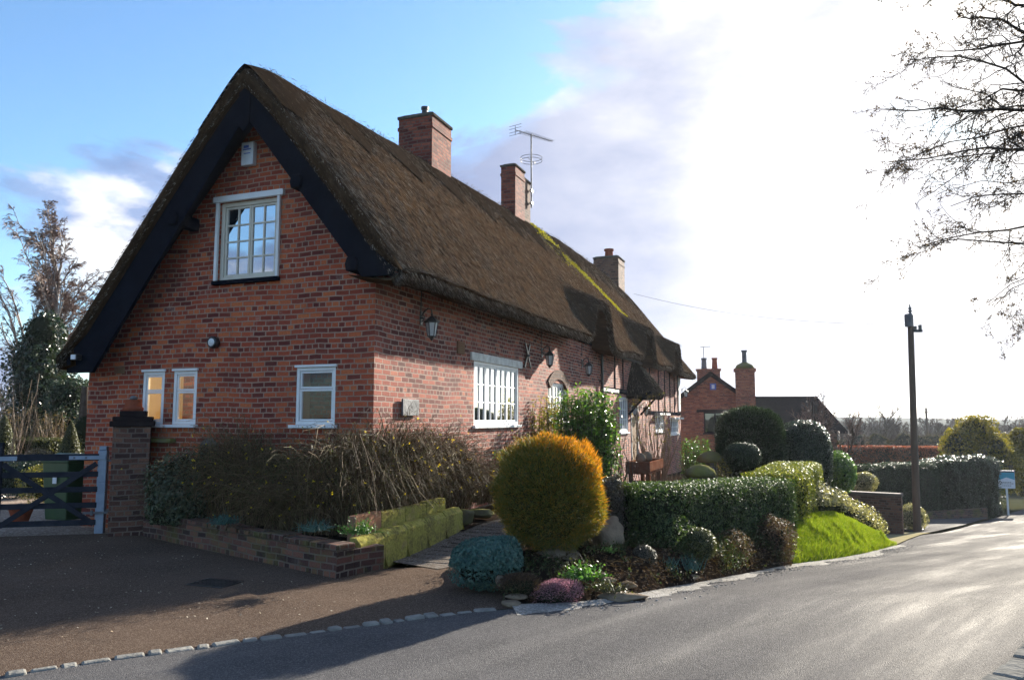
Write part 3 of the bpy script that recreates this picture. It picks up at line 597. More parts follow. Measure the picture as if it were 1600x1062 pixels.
    # raised block ridge with pointed lower edge
    srow = np.arange(-.45, 24.2, .06); nv = 16; mb = MB()
    tri = np.abs(((srow + .2) / 1.75) % 1 - .5) * 2
    for sgn, wd in ((-1, .42 + .40 * tri ** 1.6), (1, .5 + .35 * tri)):
        v = np.linspace(0, 1, nv)[None, :]; Yy = YR + sgn * v * wd[:, None]; Ss = np.repeat(srow[:, None], nv, 1)
        Zz = roof_z(Ss, Yy) + .055 - .02 * v
        G = np.stack([Ss, Yy, Zz], -1); E_ = G[:, -1:] + np.array([0, sgn * .02, -.07]); E_[..., 2] = roof_z(E_[..., 0], E_[..., 1]) - .02
        G = np.concatenate([G, E_], 1); G = G if sgn > 0 else G[:, ::-1]
        mb.grid(G)
    uvv = np.concatenate(mb.v); mb.build('ridge_cap', M['thatch_ridge'], o, smooth=False, uv=np.stack([uvv[:, 0] * 1.3, uvv[:, 1] * 1.6], 1))
    n = 3600; u = RNG.random(n) ** .8; s = 10.9 + u * 5.6; y = YR - .12 - u * 1.55 + RNG.normal(size=n) * (.09 - .055 * u) * (1 + 1.2 * (u < .25)); s += RNG.normal(size=n) * .12
    mb = MB().leaves(np.stack([s, y, roof_z(s, y) + .012 + .055 * (y > YR - .45)], 1), np.tile([0, -.7, .7], (n, 1)), .05, .9, .5); mb.build('moss', M['moss'], o)
    return o
roof = build_roof()
# gable boards
def board(poly): 
    b = MB().prism(poly, -.40, -.34, 0); o = b.build('bargeboard', M['black_paint'], cot, bevel=.006)
    return o
board([(1.83, 6.25), (-.50, 3.50), (-.46, 3.38), (-.04, 3.38), (1.83, 5.70)])
board([(1.92, 6.32), (5.00, 2.46), (4.98, 2.28), (4.48, 2.28), (1.92, 5.70)])
MB().prism([(1.79, 6.2), (1.97, 6.2), (1.96, 5.62), (1.875, 5.52), (1.79, 5.62)], -.43, -.33, 0).build('apex_board', M['black_paint'], cot, bevel=.006)
sf = MB()                                         # boarded soffit behind the verge
sf.add([(-.34, -.3, 3.66), (0, -.3, 3.66), (0, 1.88, 6.02), (-.34, 1.88, 6.02), (-.34, 4.95, 2.42), (0, 4.95, 2.42)], [(0, 1, 2, 3), (3, 2, 5, 4)]); sf.build('soffit', M['black_paint'], cot)
for y, z in ((.10, 3.55), (.98, 4.72), (3.06, 4.42)): 
    MB().prism([(y - .07, z - .09), (y + .07, z - .09), (y + .09, z), (y + .06, z + .09), (y - .06, z + .09), (y - .09, z)], -.45, .05, 0).build('purlin_end', M['black_paint'], cot, bevel=.015)

def window(parent, face, a, b, c, d, lights, rows, frame, gl, fw=.055, bar=.022, recess=.05, sill=None, lintel=None, sash=.035, top_light=0.0, cols=2):
    """a casement window in the opening (a..b, c..d) of the gable (face 'g') or the front (face 'f')"""
    def P(u, z, o): return (o, u, z) if face == 'g' else (u, o, z)
    def bx(mb, u0, u1, z0, z1, o0, o1): mb.box(P(u0, z0, o0), P(u1, z1, o1))
    fr = MB(); r = recess
    bx(fr, a, a + fw, c, d, r - .03, r + .05); bx(fr, b - fw, b, c, d, r - .03, r + .05)
    bx(fr, a + fw, b - fw, c, c + fw, r - .029, r + .05); bx(fr, a + fw, b - fw, d - fw, d, r - .029, r + .05)
    root = fr.build('window', frame, parent, bevel=.004)
    lw = (b - a - 2 * fw) / lights; gaps = MB(); pn = []
    for i in range(lights):
        u0 = a + fw + i * lw; u1 = u0 + lw; zt = d - fw
        sb = MB(); parts = [(c + fw, zt)] if not top_light else [(c + fw, zt - top_light), (zt - top_light, zt)]
        for z0, z1 in parts:
            e = .003
            bx(sb, u0 + e, u0 + sash, z0 + e, z1 - e, r - .012, r + .03); bx(sb, u1 - sash, u1 - e, z0 + e, z1 - e, r - .012, r + .03)
            bx(sb, u0 + sash, u1 - sash, z0 + e, z0 + sash, r - .011, r + .03); bx(sb, u0 + sash, u1 - sash, z1 - sash, z1 - e, r - .011, r + .03)
            if rows > 1:
                for k in range(1, rows): zz = z0 + sash + (z1 - z0 - 2 * sash) * k / rows; bx(sb, u0 + sash, u1 - sash, zz - bar / 2, zz + bar / 2, r - .006, r + .02)
            if cols > 1:
                for k in range(1, cols): uu = u0 + sash + (u1 - u0 - 2 * sash) * k / cols; bx(sb, uu - bar / 2, uu + bar / 2, z0 + sash, z1 - sash, r - .009, r + .018)
            g = MB(); ang = RNG.normal() * .006; bx(g, u0 + sash - .005, u1 - sash + .005, z0 + sash - .005, z1 - sash + .005, r + .008, r + .014); g.build('pane', gl, root)
        sb.build('sash', frame, root, bevel=.003)
    if sill: 
        s = MB(); bx(s, a - sill[0], b + sill[0], c - sill[2], c - .002, -sill[1], r + .04); s.build('sill', sill[3], root, bevel=.006)
    if lintel:
        s = MB(); bx(s, a - lintel[0], b + lintel[0], d + .002, d + lintel[2], -lintel[1], r + .03); s.build('lintel', lintel[3], root, bevel=.006)
    return root
w = window(cot, 'g', *UPW, 2, 4, M['cream_paint'], M['glass_sky'], .06, .024, .06, sill=(.06, .07, .06, M['black_paint']), lintel=(.10, .05, .09, M['white_paint']))
for q in ((UPW[0] - .045, UPW[0] - .002), (UPW[1] + .002, UPW[1] + .05)): MB().box((-.045, q[0], UPW[2]), (-.004, q[1], UPW[3])).build('casing', M['white_paint'], w, bevel=.004)
for (a, b, c, d) in LOW:
    window(cot, 'g', a, b, c, d, 1, 1, M['white_paint'], M['glass_clear'], .045, .02, .035, sill=(.05, .09, .045, M['white_paint']), lintel=(.02, .03, .035, M['white_paint']), top_light=.24, cols=1, sash=.03)
window(cot, 'f', *FW[0], 4, 3, M['white_paint'], M['glass_sky'], .05, .022, .035, sill=(.04, .05, .05, M['white_paint']), lintel=(.15, .03, .14, M['old_white']))
w2 = window(cot, 'f', *FW[1], 3, 3, M['white_paint'], M['glass_sky'], .05, .022, .06, sill=(.03, .04, .05, M['white_paint']))
arch = MB(); c0 = (7.825, 1.75)                   # the brick arch turned over the second window
for i in range(19):
    t0 = R(44 + i * 92 / 19); t1 = R(44 + (i + .82) * 92 / 19)
    poly = [(c0[0] + math.cos(t) * r * 1.15, c0[1] + math.sin(t) * r) for r, t in ((.74, t0), (.95, t0), (.95, t1), (.74, t1))]
    arch.prism([(p[0], p[1]) for p in poly], -.03, .04, 1)
arch.build('brick_arch', M['brick_brown'], w2, box_uv=True)
window(cot, 'f', *FW[2], 2, 3, M['white_paint'], M['glass_sky'], .05, .022, .04, sill=(.04, .05, .05, M['white_paint']))
window(cot, 'f', *FW[4], 3, 2, M['white_paint'], M['glass_sky'], .05, .022, .03, sill=(.04, .05, .05, M['white_paint']), lintel=(.2, .22, .08, M['old_white']))
window(cot, 'f', *FW[5], 3, 2, M['white_paint'], M['glass_sky'], .05, .022, .03, sill=(.04, .05, .05, M['white_paint']), lintel=(.2, .22, .08, M['old_white']))
dr = MB(); dr.box((15.36, .03, .02), (16.29, .08, 2.0))
for i in range(5): dr.box((15.40 + i * .175, .018, .08), (15.555 + i * .175, .03, 1.95))
door = dr.build('door', M['oak'], cot, bevel=.004); MB().lathe([(.0, 0), (.03, .01), (.03, .03), (0, .045)], (16.18, .0, 1.0), 10).build('handle', M['black_metal'], door)
df = MB(); df.box((15.3, -.02, 0), (15.36, .08, 2.05)); df.box((16.29, -.02, 0), (16.35, .08, 2.05)); df.box((15.36, -.02, 2.0), (16.29, .08, 2.05)); df.build('frame', M['old_white'], door)
for sdm in DORM:                                  # the small windows under the thatch eyebrows
    f = MB(); f.box((sdm - .5, -.10, 3.5), (sdm + .5, .25, 3.64)); f.box((sdm - .66, .06, 3.6), (sdm + .66, .12, 4.4)); f.build('dormer_cheek', M['black_paint'], cot)
    window(cot, 'f', sdm - .48, sdm + .48, 3.65, 4.2, 2, 2, M['black_paint'], M['glass_far'], .05, .02, .0)
# dark timbers of the older, half-timbered part
tf = MB(); tp = []
for s in (13.2, 14.25, 18.4, 20.1, 21.4, 22.6, 23.7, 24.6): tf.box((s - .04, -.025, 2.42 if s < 15 else 1.85), (s + .04, .02, 3.55))
tf.box((11.6, -.03, 2.36), (15.0, .02, 2.50)); tf.box((17.6, -.03, 1.78), (25.2, .02, 1.90)); tf.box((8.8, -.03, 3.5), (25.2, .02, 3.6)); tf.build('timber_frame', M['black_paint'], cot, bevel=.01)
MB().box((11.75, -.036, 2.37), (13.6, -.025, 2.46)).build('infill_and_highlight', M['old_white'], cot); MB().box((24.7, -.03, 1.95), (25.25, -.004, 3.4)).build('infill_and_highlight', M['old_white'], cot)  # first strip paints the beam's bright highlight; second is white infill
MB().tube([(11.5, -.07, 3.5), (11.5, -.07, -.2)], .04, 10).box((11.44, -.1, 2.6), (11.56, 0, 2.64)).box((11.44, -.1, 1.3), (11.56, 0, 1.34)).build('drainpipe', M['black_metal'], cot)
gt = MB(); gt.tube([(11.0, -.09, 3.46), (18, -.09, 3.44)], .05, 8); gt.build('gutter', M['black_metal'], cot)
# thatched hood over the door
def hood():
    nt_, nv = 40, 22; a = np.linspace(0, math.pi, nt_)[:, None]; v = np.linspace(0, 1, nv)[None, :]
    r = .10 + .92 * v ** .9; S = 15.75 - np.cos(a) * r * 1.05; Y = -np.sin(a) * r * .95; Z = 3.42 - 1.02 * v ** 1.15 + 0 * a + .03 * fbm(a * 4 + 0 * v, v * 3 + 0 * a, 31)
    G = np.stack([S, Y + 0 * S, Z], -1); E_ = G[:, -1:] * 1; E2 = E_.copy(); E2[..., 2] -= .16; E2[..., 1] *= .93; E3 = E2.copy(); E3[..., 1] *= .4; E3[..., 0] = 15.75 + (E3[..., 0] - 15.75) * .55; E3[..., 2] += .05
    G = np.concatenate([G, E2, E3], 1); uv = np.stack(np.broadcast_arrays(a * 1.0 + 0 * np.zeros((1, nv + 2)), np.linspace(0, 1.4, nv + 2)[None] + 0 * a), -1).reshape(-1, 2)
    o = MB().grid(G[:, ::-1]).build('porch_hood', M['thatch_ridge'], cot, smooth=True, uv=uv.reshape(nt_, nv + 2, 2)[:, ::-1].reshape(-1, 2))
    n = 5000; aa = RNG.uniform(0, math.pi, n); vv = RNG.random(n); r = .10 + .92 * vv ** .9; Pp = np.stack([15.75 - np.cos(aa) * r * 1.05, -np.sin(aa) * r * .95, 3.42 - 1.02 * vv ** 1.15], 1)
    MB().blades(Pp, np.stack([-np.cos(aa), -np.sin(aa), -1.0 + RNG.normal(size=n) * .15], 1), RNG.uniform(.05, .12, n), .005).build('straw', M['straw'], o)
    for s in (14.85, 16.65): MB().bar((s, -.02, 2.25), (s, -.75, 2.42), .07, .07).bar((s, -.03, 1.75), (s, -.6, 2.36), .06, .06).build('bracket', M['black_paint'], o)
hood()
# chimneys
def chimney(x0, x1, y0, y1, z0, z1, mat, cap=.06, pots=(), over=.03):
    b = MB().box((x0, y0, z0), (x1, y1, z1)); b.box((x0 - over * .6, y0 - over * .6, z1 - .24), (x1 + over * .6, y1 + over * .6, z1 - .17)); o = b.build('chimney', mat, cot, box_uv=True)
    c = MB().box((x0 - over, y0 - over, z1), (x1 + over, y1 + over, z1 + cap)); c.box((x0 + .04, y0 + .04, z1 + cap), (x1 - .04, y1 - .04, z1 + cap + .04)); c.build('chimney_cap', M['mortar_cap'], o, bevel=.02)
    for px_, py_, r_, h_, mt in pots: MB().lathe([(r_ * 1.1, 0), (r_, .05), (r_ * .9, h_ * .75), (r_ * 1.15, h_ * .8), (r_ * 1.15, h_), (r_ * .7, h_), (r_ * .7, h_ - .1)], (px_, py_, z1 + cap + .02), 14).build('chimney_pot', mt, o, smooth=False)
    f = MB().box((x0 - .06, y0 - .07, z0 - .0), (x1 + .06, y1 + .07, z0 + .05)); return o
ch1 = chimney(4.86, 5.75, 1.70, 2.47, 6.3, 7.74, M['brick_chim'], .07, [(5.2, 2.05, .07, .26, M['black_metal'])])
ch2 = chimney(9.6, 10.30, 1.70, 2.10, 6.5, 8.18, M['brick_chim'], .06)
b = MB().box((10.3, 1.78, 6.5), (10.98, 2.10, 8.08)); b.build('chimney', M['brick_brown'], cot, box_uv=True); MB().box((10.33, 1.75, 8.08), (11.02, 2.13, 8.14)).build('chimney_cap', M['mortar_cap'], ch2, bevel=.015)
ch3 = chimney(21.3, 22.4, 1.72, 2.75, 6.3, 8.08, M['brick_brown'], .07, [(21.7, 2.2, .17, .36, M['terracotta'])])
# the room behind the small gable windows
rm = MB(); rm.box((1.7, .2, .9), (1.76, 4.8, 2.6)); rm.build('room_wall', M['brick_far'], cot, box_uv=True)
rm = MB(); rm.box((.12, .2, 2.55), (1.7, 4.8, 2.6)); rm.box((.12, .2, .86), (1.7, 4.8, .9)); rm.box((.12, 2.2, .9), (1.7, 2.26, 2.55)); rm.box((.12, .16, .9), (1.7, .2, 2.55)); rm.box((.12, 4.8, .9), (1.7, 4.84, 2.55)); rm.build('room_shell', M['plaster_room'], cot)
am = MB(); am.prism([(3.05 + .28 * math.cos(t) + .35, 1.55 + .42 * math.sin(t)) for t in np.linspace(0, math.pi, 12)] + [(3.12, .95), (3.68, .95)], 1.66, 1.695, 0); am.build('inner_arch', M['white_paint'], cot)
am = MB(); am.prism([(3.40 + .17 * math.cos(t), 1.5 + .3 * math.sin(t)) for t in np.linspace(0, math.pi, 12)] + [(3.23, .95), (3.57, .95)], 1.64, 1.658, 0); am.build('inner_doorway', M['black_paint'], cot)
ls = thing('table_lamp', 'orange dome table lamp glowing behind the window by the corner', 'lamp', W(.75, .78, 1.15), HA)
MB().lathe([(.36, .38), (.33, .55), (.24, .70), (.10, .78), (.02, .79)], (0, 0, 0), 20, cap=False).build('lamp_shade', M['lampshade'], ls, smooth=True)
MB().lathe([(.12, -.25), (.12, -.22), (.03, -.18), (.03, .5), (.0, .5)], (0, 0, 0), 12).build('lamp_base', M['black_metal'], ls)
for (x, y, z, e) in ((.75, .78, 1.62, 5.0), (.8, 3.4, 2.3, 14.0)):
    l = bpy.data.lights.new('room_lamp', 'POINT'); l.energy = e; l.color = (1.0, .72, .38); l.shadow_soft_size = .06; lo = bpy.data.objects.new('room_lamp', l); COL.objects.link(lo); lo.location = W(x, y, z)

# ------------------------------------------------------------------ fittings on the cottage
def hmesh(mb, name, mat, label, cat, x, y, z, group=None, **k):
    o = mb.build(name, mat, None, **k); o.location = W(x, y, z); o.rotation_euler = (0, 0, HA); return tag(o, label, cat, group)
def lantern(label, x, y, z, up=True):
    t = hthing('wall_lantern', label, 'wall lantern', x, y, z, 'black lanterns on the cottage front')
    b = MB(); b.box((-.035, -.015, -.10), (.035, 0, .10)); b.lathe([(.03, 0), (.045, .01), (.03, .03)], (0, -.02, -.015), 10); b.build('back_plate', M['black_metal'], t, bevel=.004)
    a = MB(); a.tube([(0, -.01, .03), (0, -.06, .10), (0, -.12, .14), (0, -.17, .12), (0, -.18, .06)], .011, 7); a.tube([(0, -.01, -.05), (0, -.05, -.03), (0, -.07, .02), (0, -.04, .05)], .008, 6); a.build('arm', M['black_metal'], t, smooth=True)
    c = (0, -.18, -.28)
    bd = MB(); bd.lathe([(0, .36), (.012, .35), (.02, .33), (.008, .31), (.03, .30), (.05, .28), (.115, .225), (.12, .21), (.09, .205)], c, 6, cap=False)
    bd.lathe([(.055, 0), (.06, .015), (.03, -.02), (.012, -.05), (0, -.055)], c, 6, cap=False)
    for k in range(6):
        a = 2 * math.pi * k / 6; bd.bar((c[0] + .058 * math.cos(a), c[1] + .058 * math.sin(a), c[2] + .005), (c[0] + .092 * math.cos(a), c[1] + .092 * math.sin(a), c[2] + .21), .010, .010)
    bd.build('lantern_body', M['black_metal'], t)
    MB().lathe([(.052, .012), (.084, .205)], c, 6).build('lantern_glass', M['lantern_glass'], t); return t
lantern('black lantern on the cottage front nearest the gable corner', 1.26, 0, 3.06)
lantern('black lantern beside the crossed iron tie plate', 6.68, 0, 3.0)
lantern('black lantern high on the wall just before the drainpipe', 9.76, 0, 2.98)
lantern('black lantern at the far corner of the cottage front', 25.1, -.1, 2.85)
lantern('black lantern beside the door, on its near side', 14.98, -.02, 2.02)
lantern('black lantern beside the door, on its far side', 16.75, -.02, 2.02)
wb = MB()
for s0, (x, z0) in enumerate(((1.2, 3.15), (6.62, 3.1), (9.7, 3.08))): pass
t = MB().tube([(0, -.012, 0), (0, -.012, .55)], .007, 5)
for x, nm in ((1.24, 'first'), (6.66, 'second'), (9.74, 'third')):
    o = hmesh(MB().tube([(0, -.012, .12), (.01, -.012, .5)], .008, 5), 'cable', M['black_metal'], {'first': 'short black cable above the lantern by the gable corner', 'second': 'short black cable above the lantern beside the tie plate', 'third': 'short black cable above the lantern before the drainpipe'}[nm], 'cable', x, 0, 3.02)
x_ = MB(); x_.bar((-.16, -.03, -.24), (.16, -.03, .24), .05, .025, (0, 1, 0)); x_.bar((.16, -.045, -.24), (-.16, -.045, .24), .05, .025, (0, 1, 0)); x_.lathe([(.04, -.02), (.04, .02)], (0, -.05, 0), 10)
hmesh(x_, 'tie_plate', M['black_metal'], 'crossed black iron tie plate on the brick beside the long window', 'tie plate', 5.72, 0, 2.86, bevel=.004)
v = MB().box((-.13, -.025, -.1), (.13, 0, .1))
for i in range(5): v.box((-.11, -.035, -.085 + i * .036), (.11, -.024, -.07 + i * .036))
hmesh(v, 'wall_vent', M['redstone'], 'small pinkish vent grille above the long front window', 'vent', 2.62, 0, 2.75)
hmesh(MB().box((-.235, -.05, -.11), (.235, -.02, .12)), 'name_plaque', M['slate'], 'grey slate plaque on the front wall among the jasmine stems', 'plaque', .92, 0, 1.76, bevel=.008)
al = hthing('alarm_box', 'white alarm box with blue markings high under the gable', 'alarm', 0, 2.09, 5.35)
MB().prism([(-.105, -.17), (.105, -.17), (.105, .17), (-.105, .17)], -.09, 0, 0).build('alarm_case', M['bell_white'], al, bevel=.015)
p = MB().box((-.0925, -.07, .05), (-.0895, .07, .07)).box((-.0925, -.03, .08), (-.0895, .06, .12)).box((-.0925, -.06, -.005), (-.0895, .055, .008)); p.build('print', M['blue_print'], al)
sp = hthing('security_light', 'round black lamp on the gable between the upper and lower windows', 'lamp', 0, 2.59, 2.68)
def disc_x(mb, prof, n=18):                       # lathe along -x
    V = []; m = len(prof)
    for r, x in prof:
        for k in range(n): a = 2 * math.pi * k / n; V.append((x, r * math.cos(a), r * math.sin(a)))
    return mb.add(V, [(j * n + k, (j + 1) * n + k, (j + 1) * n + (k + 1) % n, j * n + (k + 1) % n) for j in range(m - 1) for k in range(n)])
disc_x(MB(), [(.05, 0), (.085, -.01), (.085, -.08), (.07, -.10), (.06, -.09), (0.001, -.085)]).build('lamp_head', M['black_metal'], sp, smooth=True)
disc_x(MB(), [(.055, -.094), (.03, -.103), (.001, -.106)]).build('lens', M['lantern_glass'], sp, smooth=True)
fl = hthing('boiler_flue', 'round grey boiler flue low on the gable above the ivy', 'flue', 0, 2.63, 1.17)
disc_x(MB(), [(.17, 0), (.17, -.02), (.10, -.03), (.10, -.03)], 20).build('collar', M['slate'], fl); disc_x(MB(), [(.085, -.0), (.085, -.12), (.07, -.12), (.07, -.03), (.001, -.03)], 20).build('pipe', M['black_metal'], fl)
v = MB().box((-.012, -.10, -.05), (0, .10, .05)); 
for i in range(4): v.box((-.02, -.09, -.04 + i * .024), (-.011, .09, -.028 + i * .024))
hmesh(v, 'wall_vent', M['redstone'], 'small terracotta air brick on the gable near its low eave', 'vent', 0, 4.38, 2.33)
sl = hthing('security_light', 'small white sensor lamp under the low eave of the gable', 'lamp', -.41, 4.72, 2.5)
MB().box((-.10, -.05, -.04), (0, .05, .04)).build('lamp_head', M['black_metal'], sl, bevel=.01); MB().box((-.115, -.045, -.035), (-.1, .045, .035)).build('lens', M['bell_white'], sl, bevel=.004)
ww = MB(); ww.box((-.13, -.32, -.03), (0, .32, .03)); hmesh(ww, 'stone_ledge', M['mossrock'], 'short mossy ledge under the two small gable windows', 'ledge', 0, 3.55, 1.30, bevel=.015)
# television aerial on the second chimney
ae = hthing('tv_aerial', 'television aerial with a long toothed boom on a chimney', 'aerial', 10.9, 1.72, 7.75)
MB().tube([(0, 0, -.35), (0, 0, 1.75)], .022, 8).build('mast', M['alu'], ae, smooth=True)
MB().box((-.05, -.03, -.25), (.05, .04, -.2)).box((-.05, -.03, .1), (.05, .04, .15)).build('bracket', M['black_metal'], ae)
bo = MB(); d = np.array([1.0, -.25, .14]); d /= np.linalg.norm(d); p0 = np.array([-.75, .19, 1.62]); e = np.cross(d, (0, 0, 1.)); e /= np.linalg.norm(e)
bo.tube([p0, p0 + d * 1.9], .012, 6)
for i in range(17): c = p0 + d * (.35 + i * .093); l = .16 - i * .003; bo.tube([c - e * l, c + e * l], .005, 4)
for k in (-1, 1):
    for q in (.05, .13): c = p0 + np.array([0, 0, k * q]); bo.tube([c - e * .2, c + e * .2], .006, 4)
bo.tube([p0 - np.array([0, 0, .13]), p0 + np.array([0, 0, .13])], .008, 4); bo.build('boom', M['alu'], ae)
rg = MB(); a_ = np.linspace(0, 2 * math.pi, 25)
for zz in (.98, 1.06): rg.tube(np.stack([.3 * np.cos(a_), .3 * np.sin(a_), np.full(25, zz)], 1), .008, 5)
rg.tube([(-.3, 0, .98), (.3, 0, .98)], .008, 5); rg.tube([(0.28, 0, .98), (.28, 0, 1.06)], .008, 5); rg.build('halo_ring', M['alu'], ae)
# ------------------------------------------------------------------ gate, pier, bins
def gate():
    a, b = at(5, 655, 10.75), at(163, 655, 11.05); a[2] = b[2] = 0; rz = math.atan2(b[1] - a[1], b[0] - a[0]); Lg = float(np.linalg.norm(b - a))
    t = thing('field_gate', 'dark timber five bar gate with crossed braces beside the brick pier', 'gate', a, rz)
    zs = [.16, .40, .62, .83, 1.06]
    for z in zs: MB().box((.03, -.02, z - .038), (Lg - .04, .02, z + .038) if z < 1 else (Lg - .04, .025, z + .055)).build('rail', M['gate_wood'], t, bevel=.005)
    MB().box((-.05, -.04, .05), (.03, .04, 1.28)).build('stile', M['gate_wood'], t, bevel=.008)
    for p, q, o in (((.05, .98), (Lg - .06, .14), -.034), ((.05, .14), (Lg - .06, .98), -.030)):
        MB().bar((p[0], o, p[1]), (q[0], o, q[1]), .022, .07, (0, 1, 0) if 0 else (0, 0, 1)).build('brace', M['gate_wood'], t, bevel=.004)
    MB().box((Lg - .42, -.032, 1.035), (Lg + .05, -.026, 1.09)).build('hinge_strap', M['grey_metal'], t, bevel=.003); MB().box((-.06, -.046, 1.03), (.22, -.041, 1.09)).build('hinge_strap', M['grey_metal'], t, bevel=.003)
    bt = MB()
    for x in (Lg - .35, Lg - .2): disc = bt.box((x - .012, -.038, 1.05), (x + .012, -.032, 1.075))
    bt.build('bolt', M['alu'], t)
    MB().box((Lg - .2, -.06, .28), (Lg + .12, -.04, .31)).box((Lg - .1, -.07, .26), (Lg - .07, -.03, .33)).build('latch', M['alu'], t, bevel=.003)
    g = thing('gate_post', 'blue grey square steel gate post next to the brick pier', 'post', at(165, 655, 11.1) * [1, 1, 0], rz)
    MB().box((-.06, -.06, -.1), (.06, .06, 1.16)).box((-.05, -.05, 1.16), (.05, .05, 1.22)).build('shaft', M['grey_metal'], g, bevel=.01)
    for z in (1.0, .3): MB().box((.06, -.03, z), (.14, .03, z + .03)).box((.14, -.05, z - .02), (.2, .05, z + .07)).build('bracket', M['alu'], g, bevel=.004)
gate()
pr = thing('gate_pier', 'square brown brick gate pier with a stepped dark cap', 'pier', (-5.39, 11.0, 0), R(22))
MB().box((-.235, -.235, -.1), (.235, .235, 1.5)).build('shaft', M['brick_pier'], pr, box_uv=True)
MB().box((-.28, -.28, 1.5), (.28, .28, 1.58)).box((-.25, -.25, 1.58), (.25, .25, 1.64)).box((-.17, -.17, 1.64), (.17, .17, 1.72)).build('cap', M['dark_tile'], pr, bevel=.012)
pt = thing('plant_pot', 'terracotta pot upturned on top of the gate pier', 'pot', (-5.40, 10.99, 1.72), 0)
MB().lathe([(.13, 0), (.14, .03), (.13, .05), (.115, .06), (.10, .155), (.02, .16)], (0, 0, 0), 18).build('pot', M['terracotta'], pt)
MB().lathe([(.05, 0), (.055, .03), (.03, .055), (.0, .06)], (0, 0, .16), 10).build('finial', M['slate'], pt, smooth=True)
def bin_(label, x, y, rz, mat, w=.55, d=.58, h=.98):
    t = thing('wheelie_bin', label, 'bin', (x, y, 0), rz, 'bins behind the gate'); b = MB(); k = .8
    V = [(sx * w / 2 * (k if z == .06 else 1), sy * d / 2 * (k if z == .06 else 1), z) for z in (.06, h) for sx, sy in ((-1, -1), (1, -1), (1, 1), (-1, 1))]
    b.add(V, [(3, 2, 1, 0), (4, 5, 6, 7), (0, 1, 5, 4), (1, 2, 6, 5), (2, 3, 7, 6), (3, 0, 4, 7)]); b.box((-w / 2 - .015, -d / 2 - .02, h - .05), (w / 2 + .015, d / 2 + .01, h)); b.build('body', mat, t, bevel=.02)
    MB().prism([(-d / 2 - .04, h + .002), (d / 2 + .05, h + .002), (d / 2 + .05, h + .05), (0, h + .09), (-d / 2 - .04, h + .04)], -w / 2 - .02, w / 2 + .02, 0).build('lid', mat, t, bevel=.012)
    for s in (-1, 1):
        q = MB(); disc_x(q, [(.001, 0), (.1, 0), (.1, .05), (.001, .05)], 16); o = q.build('wheel', M['black_plastic'], t); o.location = (s * w / 2 - (.05 if s > 0 else 0), d / 2 - .04, .1)
    MB().tube([(-w / 2 + .05, d / 2 + .06, h - .03), (w / 2 - .05, d / 2 + .06, h - .03)], .018, 8).build('handle', M['black_plastic'], t)
    return t
g1 = bin_('green wheelie bin with a white sticker behind the gate', -6.95, 12.25, R(-20), M['green_plastic'])
MB().box((-.02, -.30, .62), (.06, -.293, .75)).build('sticker', M['bell_white'], g1)
g2 = bin_('black wheelie bin with a white label behind the gate', -6.25, 12.2, R(-8), M['black_plastic'])
MB().box((-.16, -.305, .66), (.04, -.297, .80)).build('sticker', M['bell_white'], g2)
pp = thing('plant_pot', 'round terracotta pot standing beside the green bin', 'pot', (-7.6, 12.1, 0)); MB().lathe([(.10, 0), (.17, .22), (.19, .23), (.19, .28), (.16, .28), (.15, .2)], (0, 0, 0), 18).build('pot', M['terracotta'], pp)
# ------------------------------------------------------------------ planter walls
def quadbox(mb, p, q, th, z0, z1, side):
    p, q = np.asarray(p, float)[:2], np.asarray(q, float)[:2]; d = (q - p) / np.linalg.norm(q - p); n = np.array([-d[1], d[0]]) * side * th
    c = [p, q, q + n, p + n]
    z1 = z1 if hasattr(z1, '__len__') else (z1, z1); z0 = z0 if hasattr(z0, '__len__') else (z0, z0); zt = [z1[0], z1[1], z1[1], z1[0]]; zb = [z0[0], z0[1], z0[1], z0[0]]
    V = [(*c[i], zb[i]) for i in range(4)] + [(*c[i], zt[i]) for i in range(4)]
    Q = [(3, 2, 1, 0), (4, 5, 6, 7), (0, 1, 5, 4), (1, 2, 6, 5), (2, 3, 7, 6), (3, 0, 4, 7)]
    return mb.add(V, Q if side > 0 else [x[::-1] for x in Q])
def local_wall(name, label, cat, origin, rz, parts, group=None):
    t = thing(name, label, cat, origin, rz, group)
    for nm, mb, mat, bv in parts: mb.build(nm, mat, t, box_uv=True, bevel=bv)
    return t
d = PLN - PLF; rz = math.atan2(d[1], d[0]); ln = float(np.linalg.norm(d))
b1 = MB().box((0, 0, -.05), (ln, .22, .27)); b2 = MB().box((ln - .22, .223, -.05), (ln, .62, .27))
cp = MB(); rr = np.random.default_rng(12); x = 0.0
while x < ln - .05:
    l = min(rr.uniform(.20, .26), ln - x); cp.box((x + .006, -.012 + rr.normal() * .006, .272), (x + l - .004, .235 + rr.normal() * .006, .335 + rr.normal() * .005)); x += l
pl = local_wall('planter_wall', 'low weathered brick wall edging the gable flower bed', 'wall', (PLF[0], PLF[1], 0), rz, [('brickwork', b1, M['brick_dark'], .008), ('coping', cp, M['brick_dark'], .014), ('return_wall', b2, M['brick_dark'], .008)])
sb = MB().ngon([(*PLF, .24), (*PLN, .24), *[tuple(W(*q, .24)) for q in ((-1.45, -.6), (1.1, -.45), (2.4, -.05), (0, -.02), (-.02, 0), (-.02, 3.9))]]); structure(sb.build('planter_soil', M['soil']))
st = hthing('stone_trough', 'long algae green sandstone planter stepped in two tiers beside the path', 'planter', -1.52, -.80, 0)
for i in range(5):
    x0 = i * .51; z = .0 + .06 * i * .5
    MB().prism([(-.05, -.05 + z), (.0, -.05 + z), (.0, .30 + z * .5), (.06, .36 + z * .5), (.14, .36 + z * .5), (.14, -.05 + z)], x0 + .002, x0 + .507, 0).build('slab', M['sandstone'], st, bevel=.006)
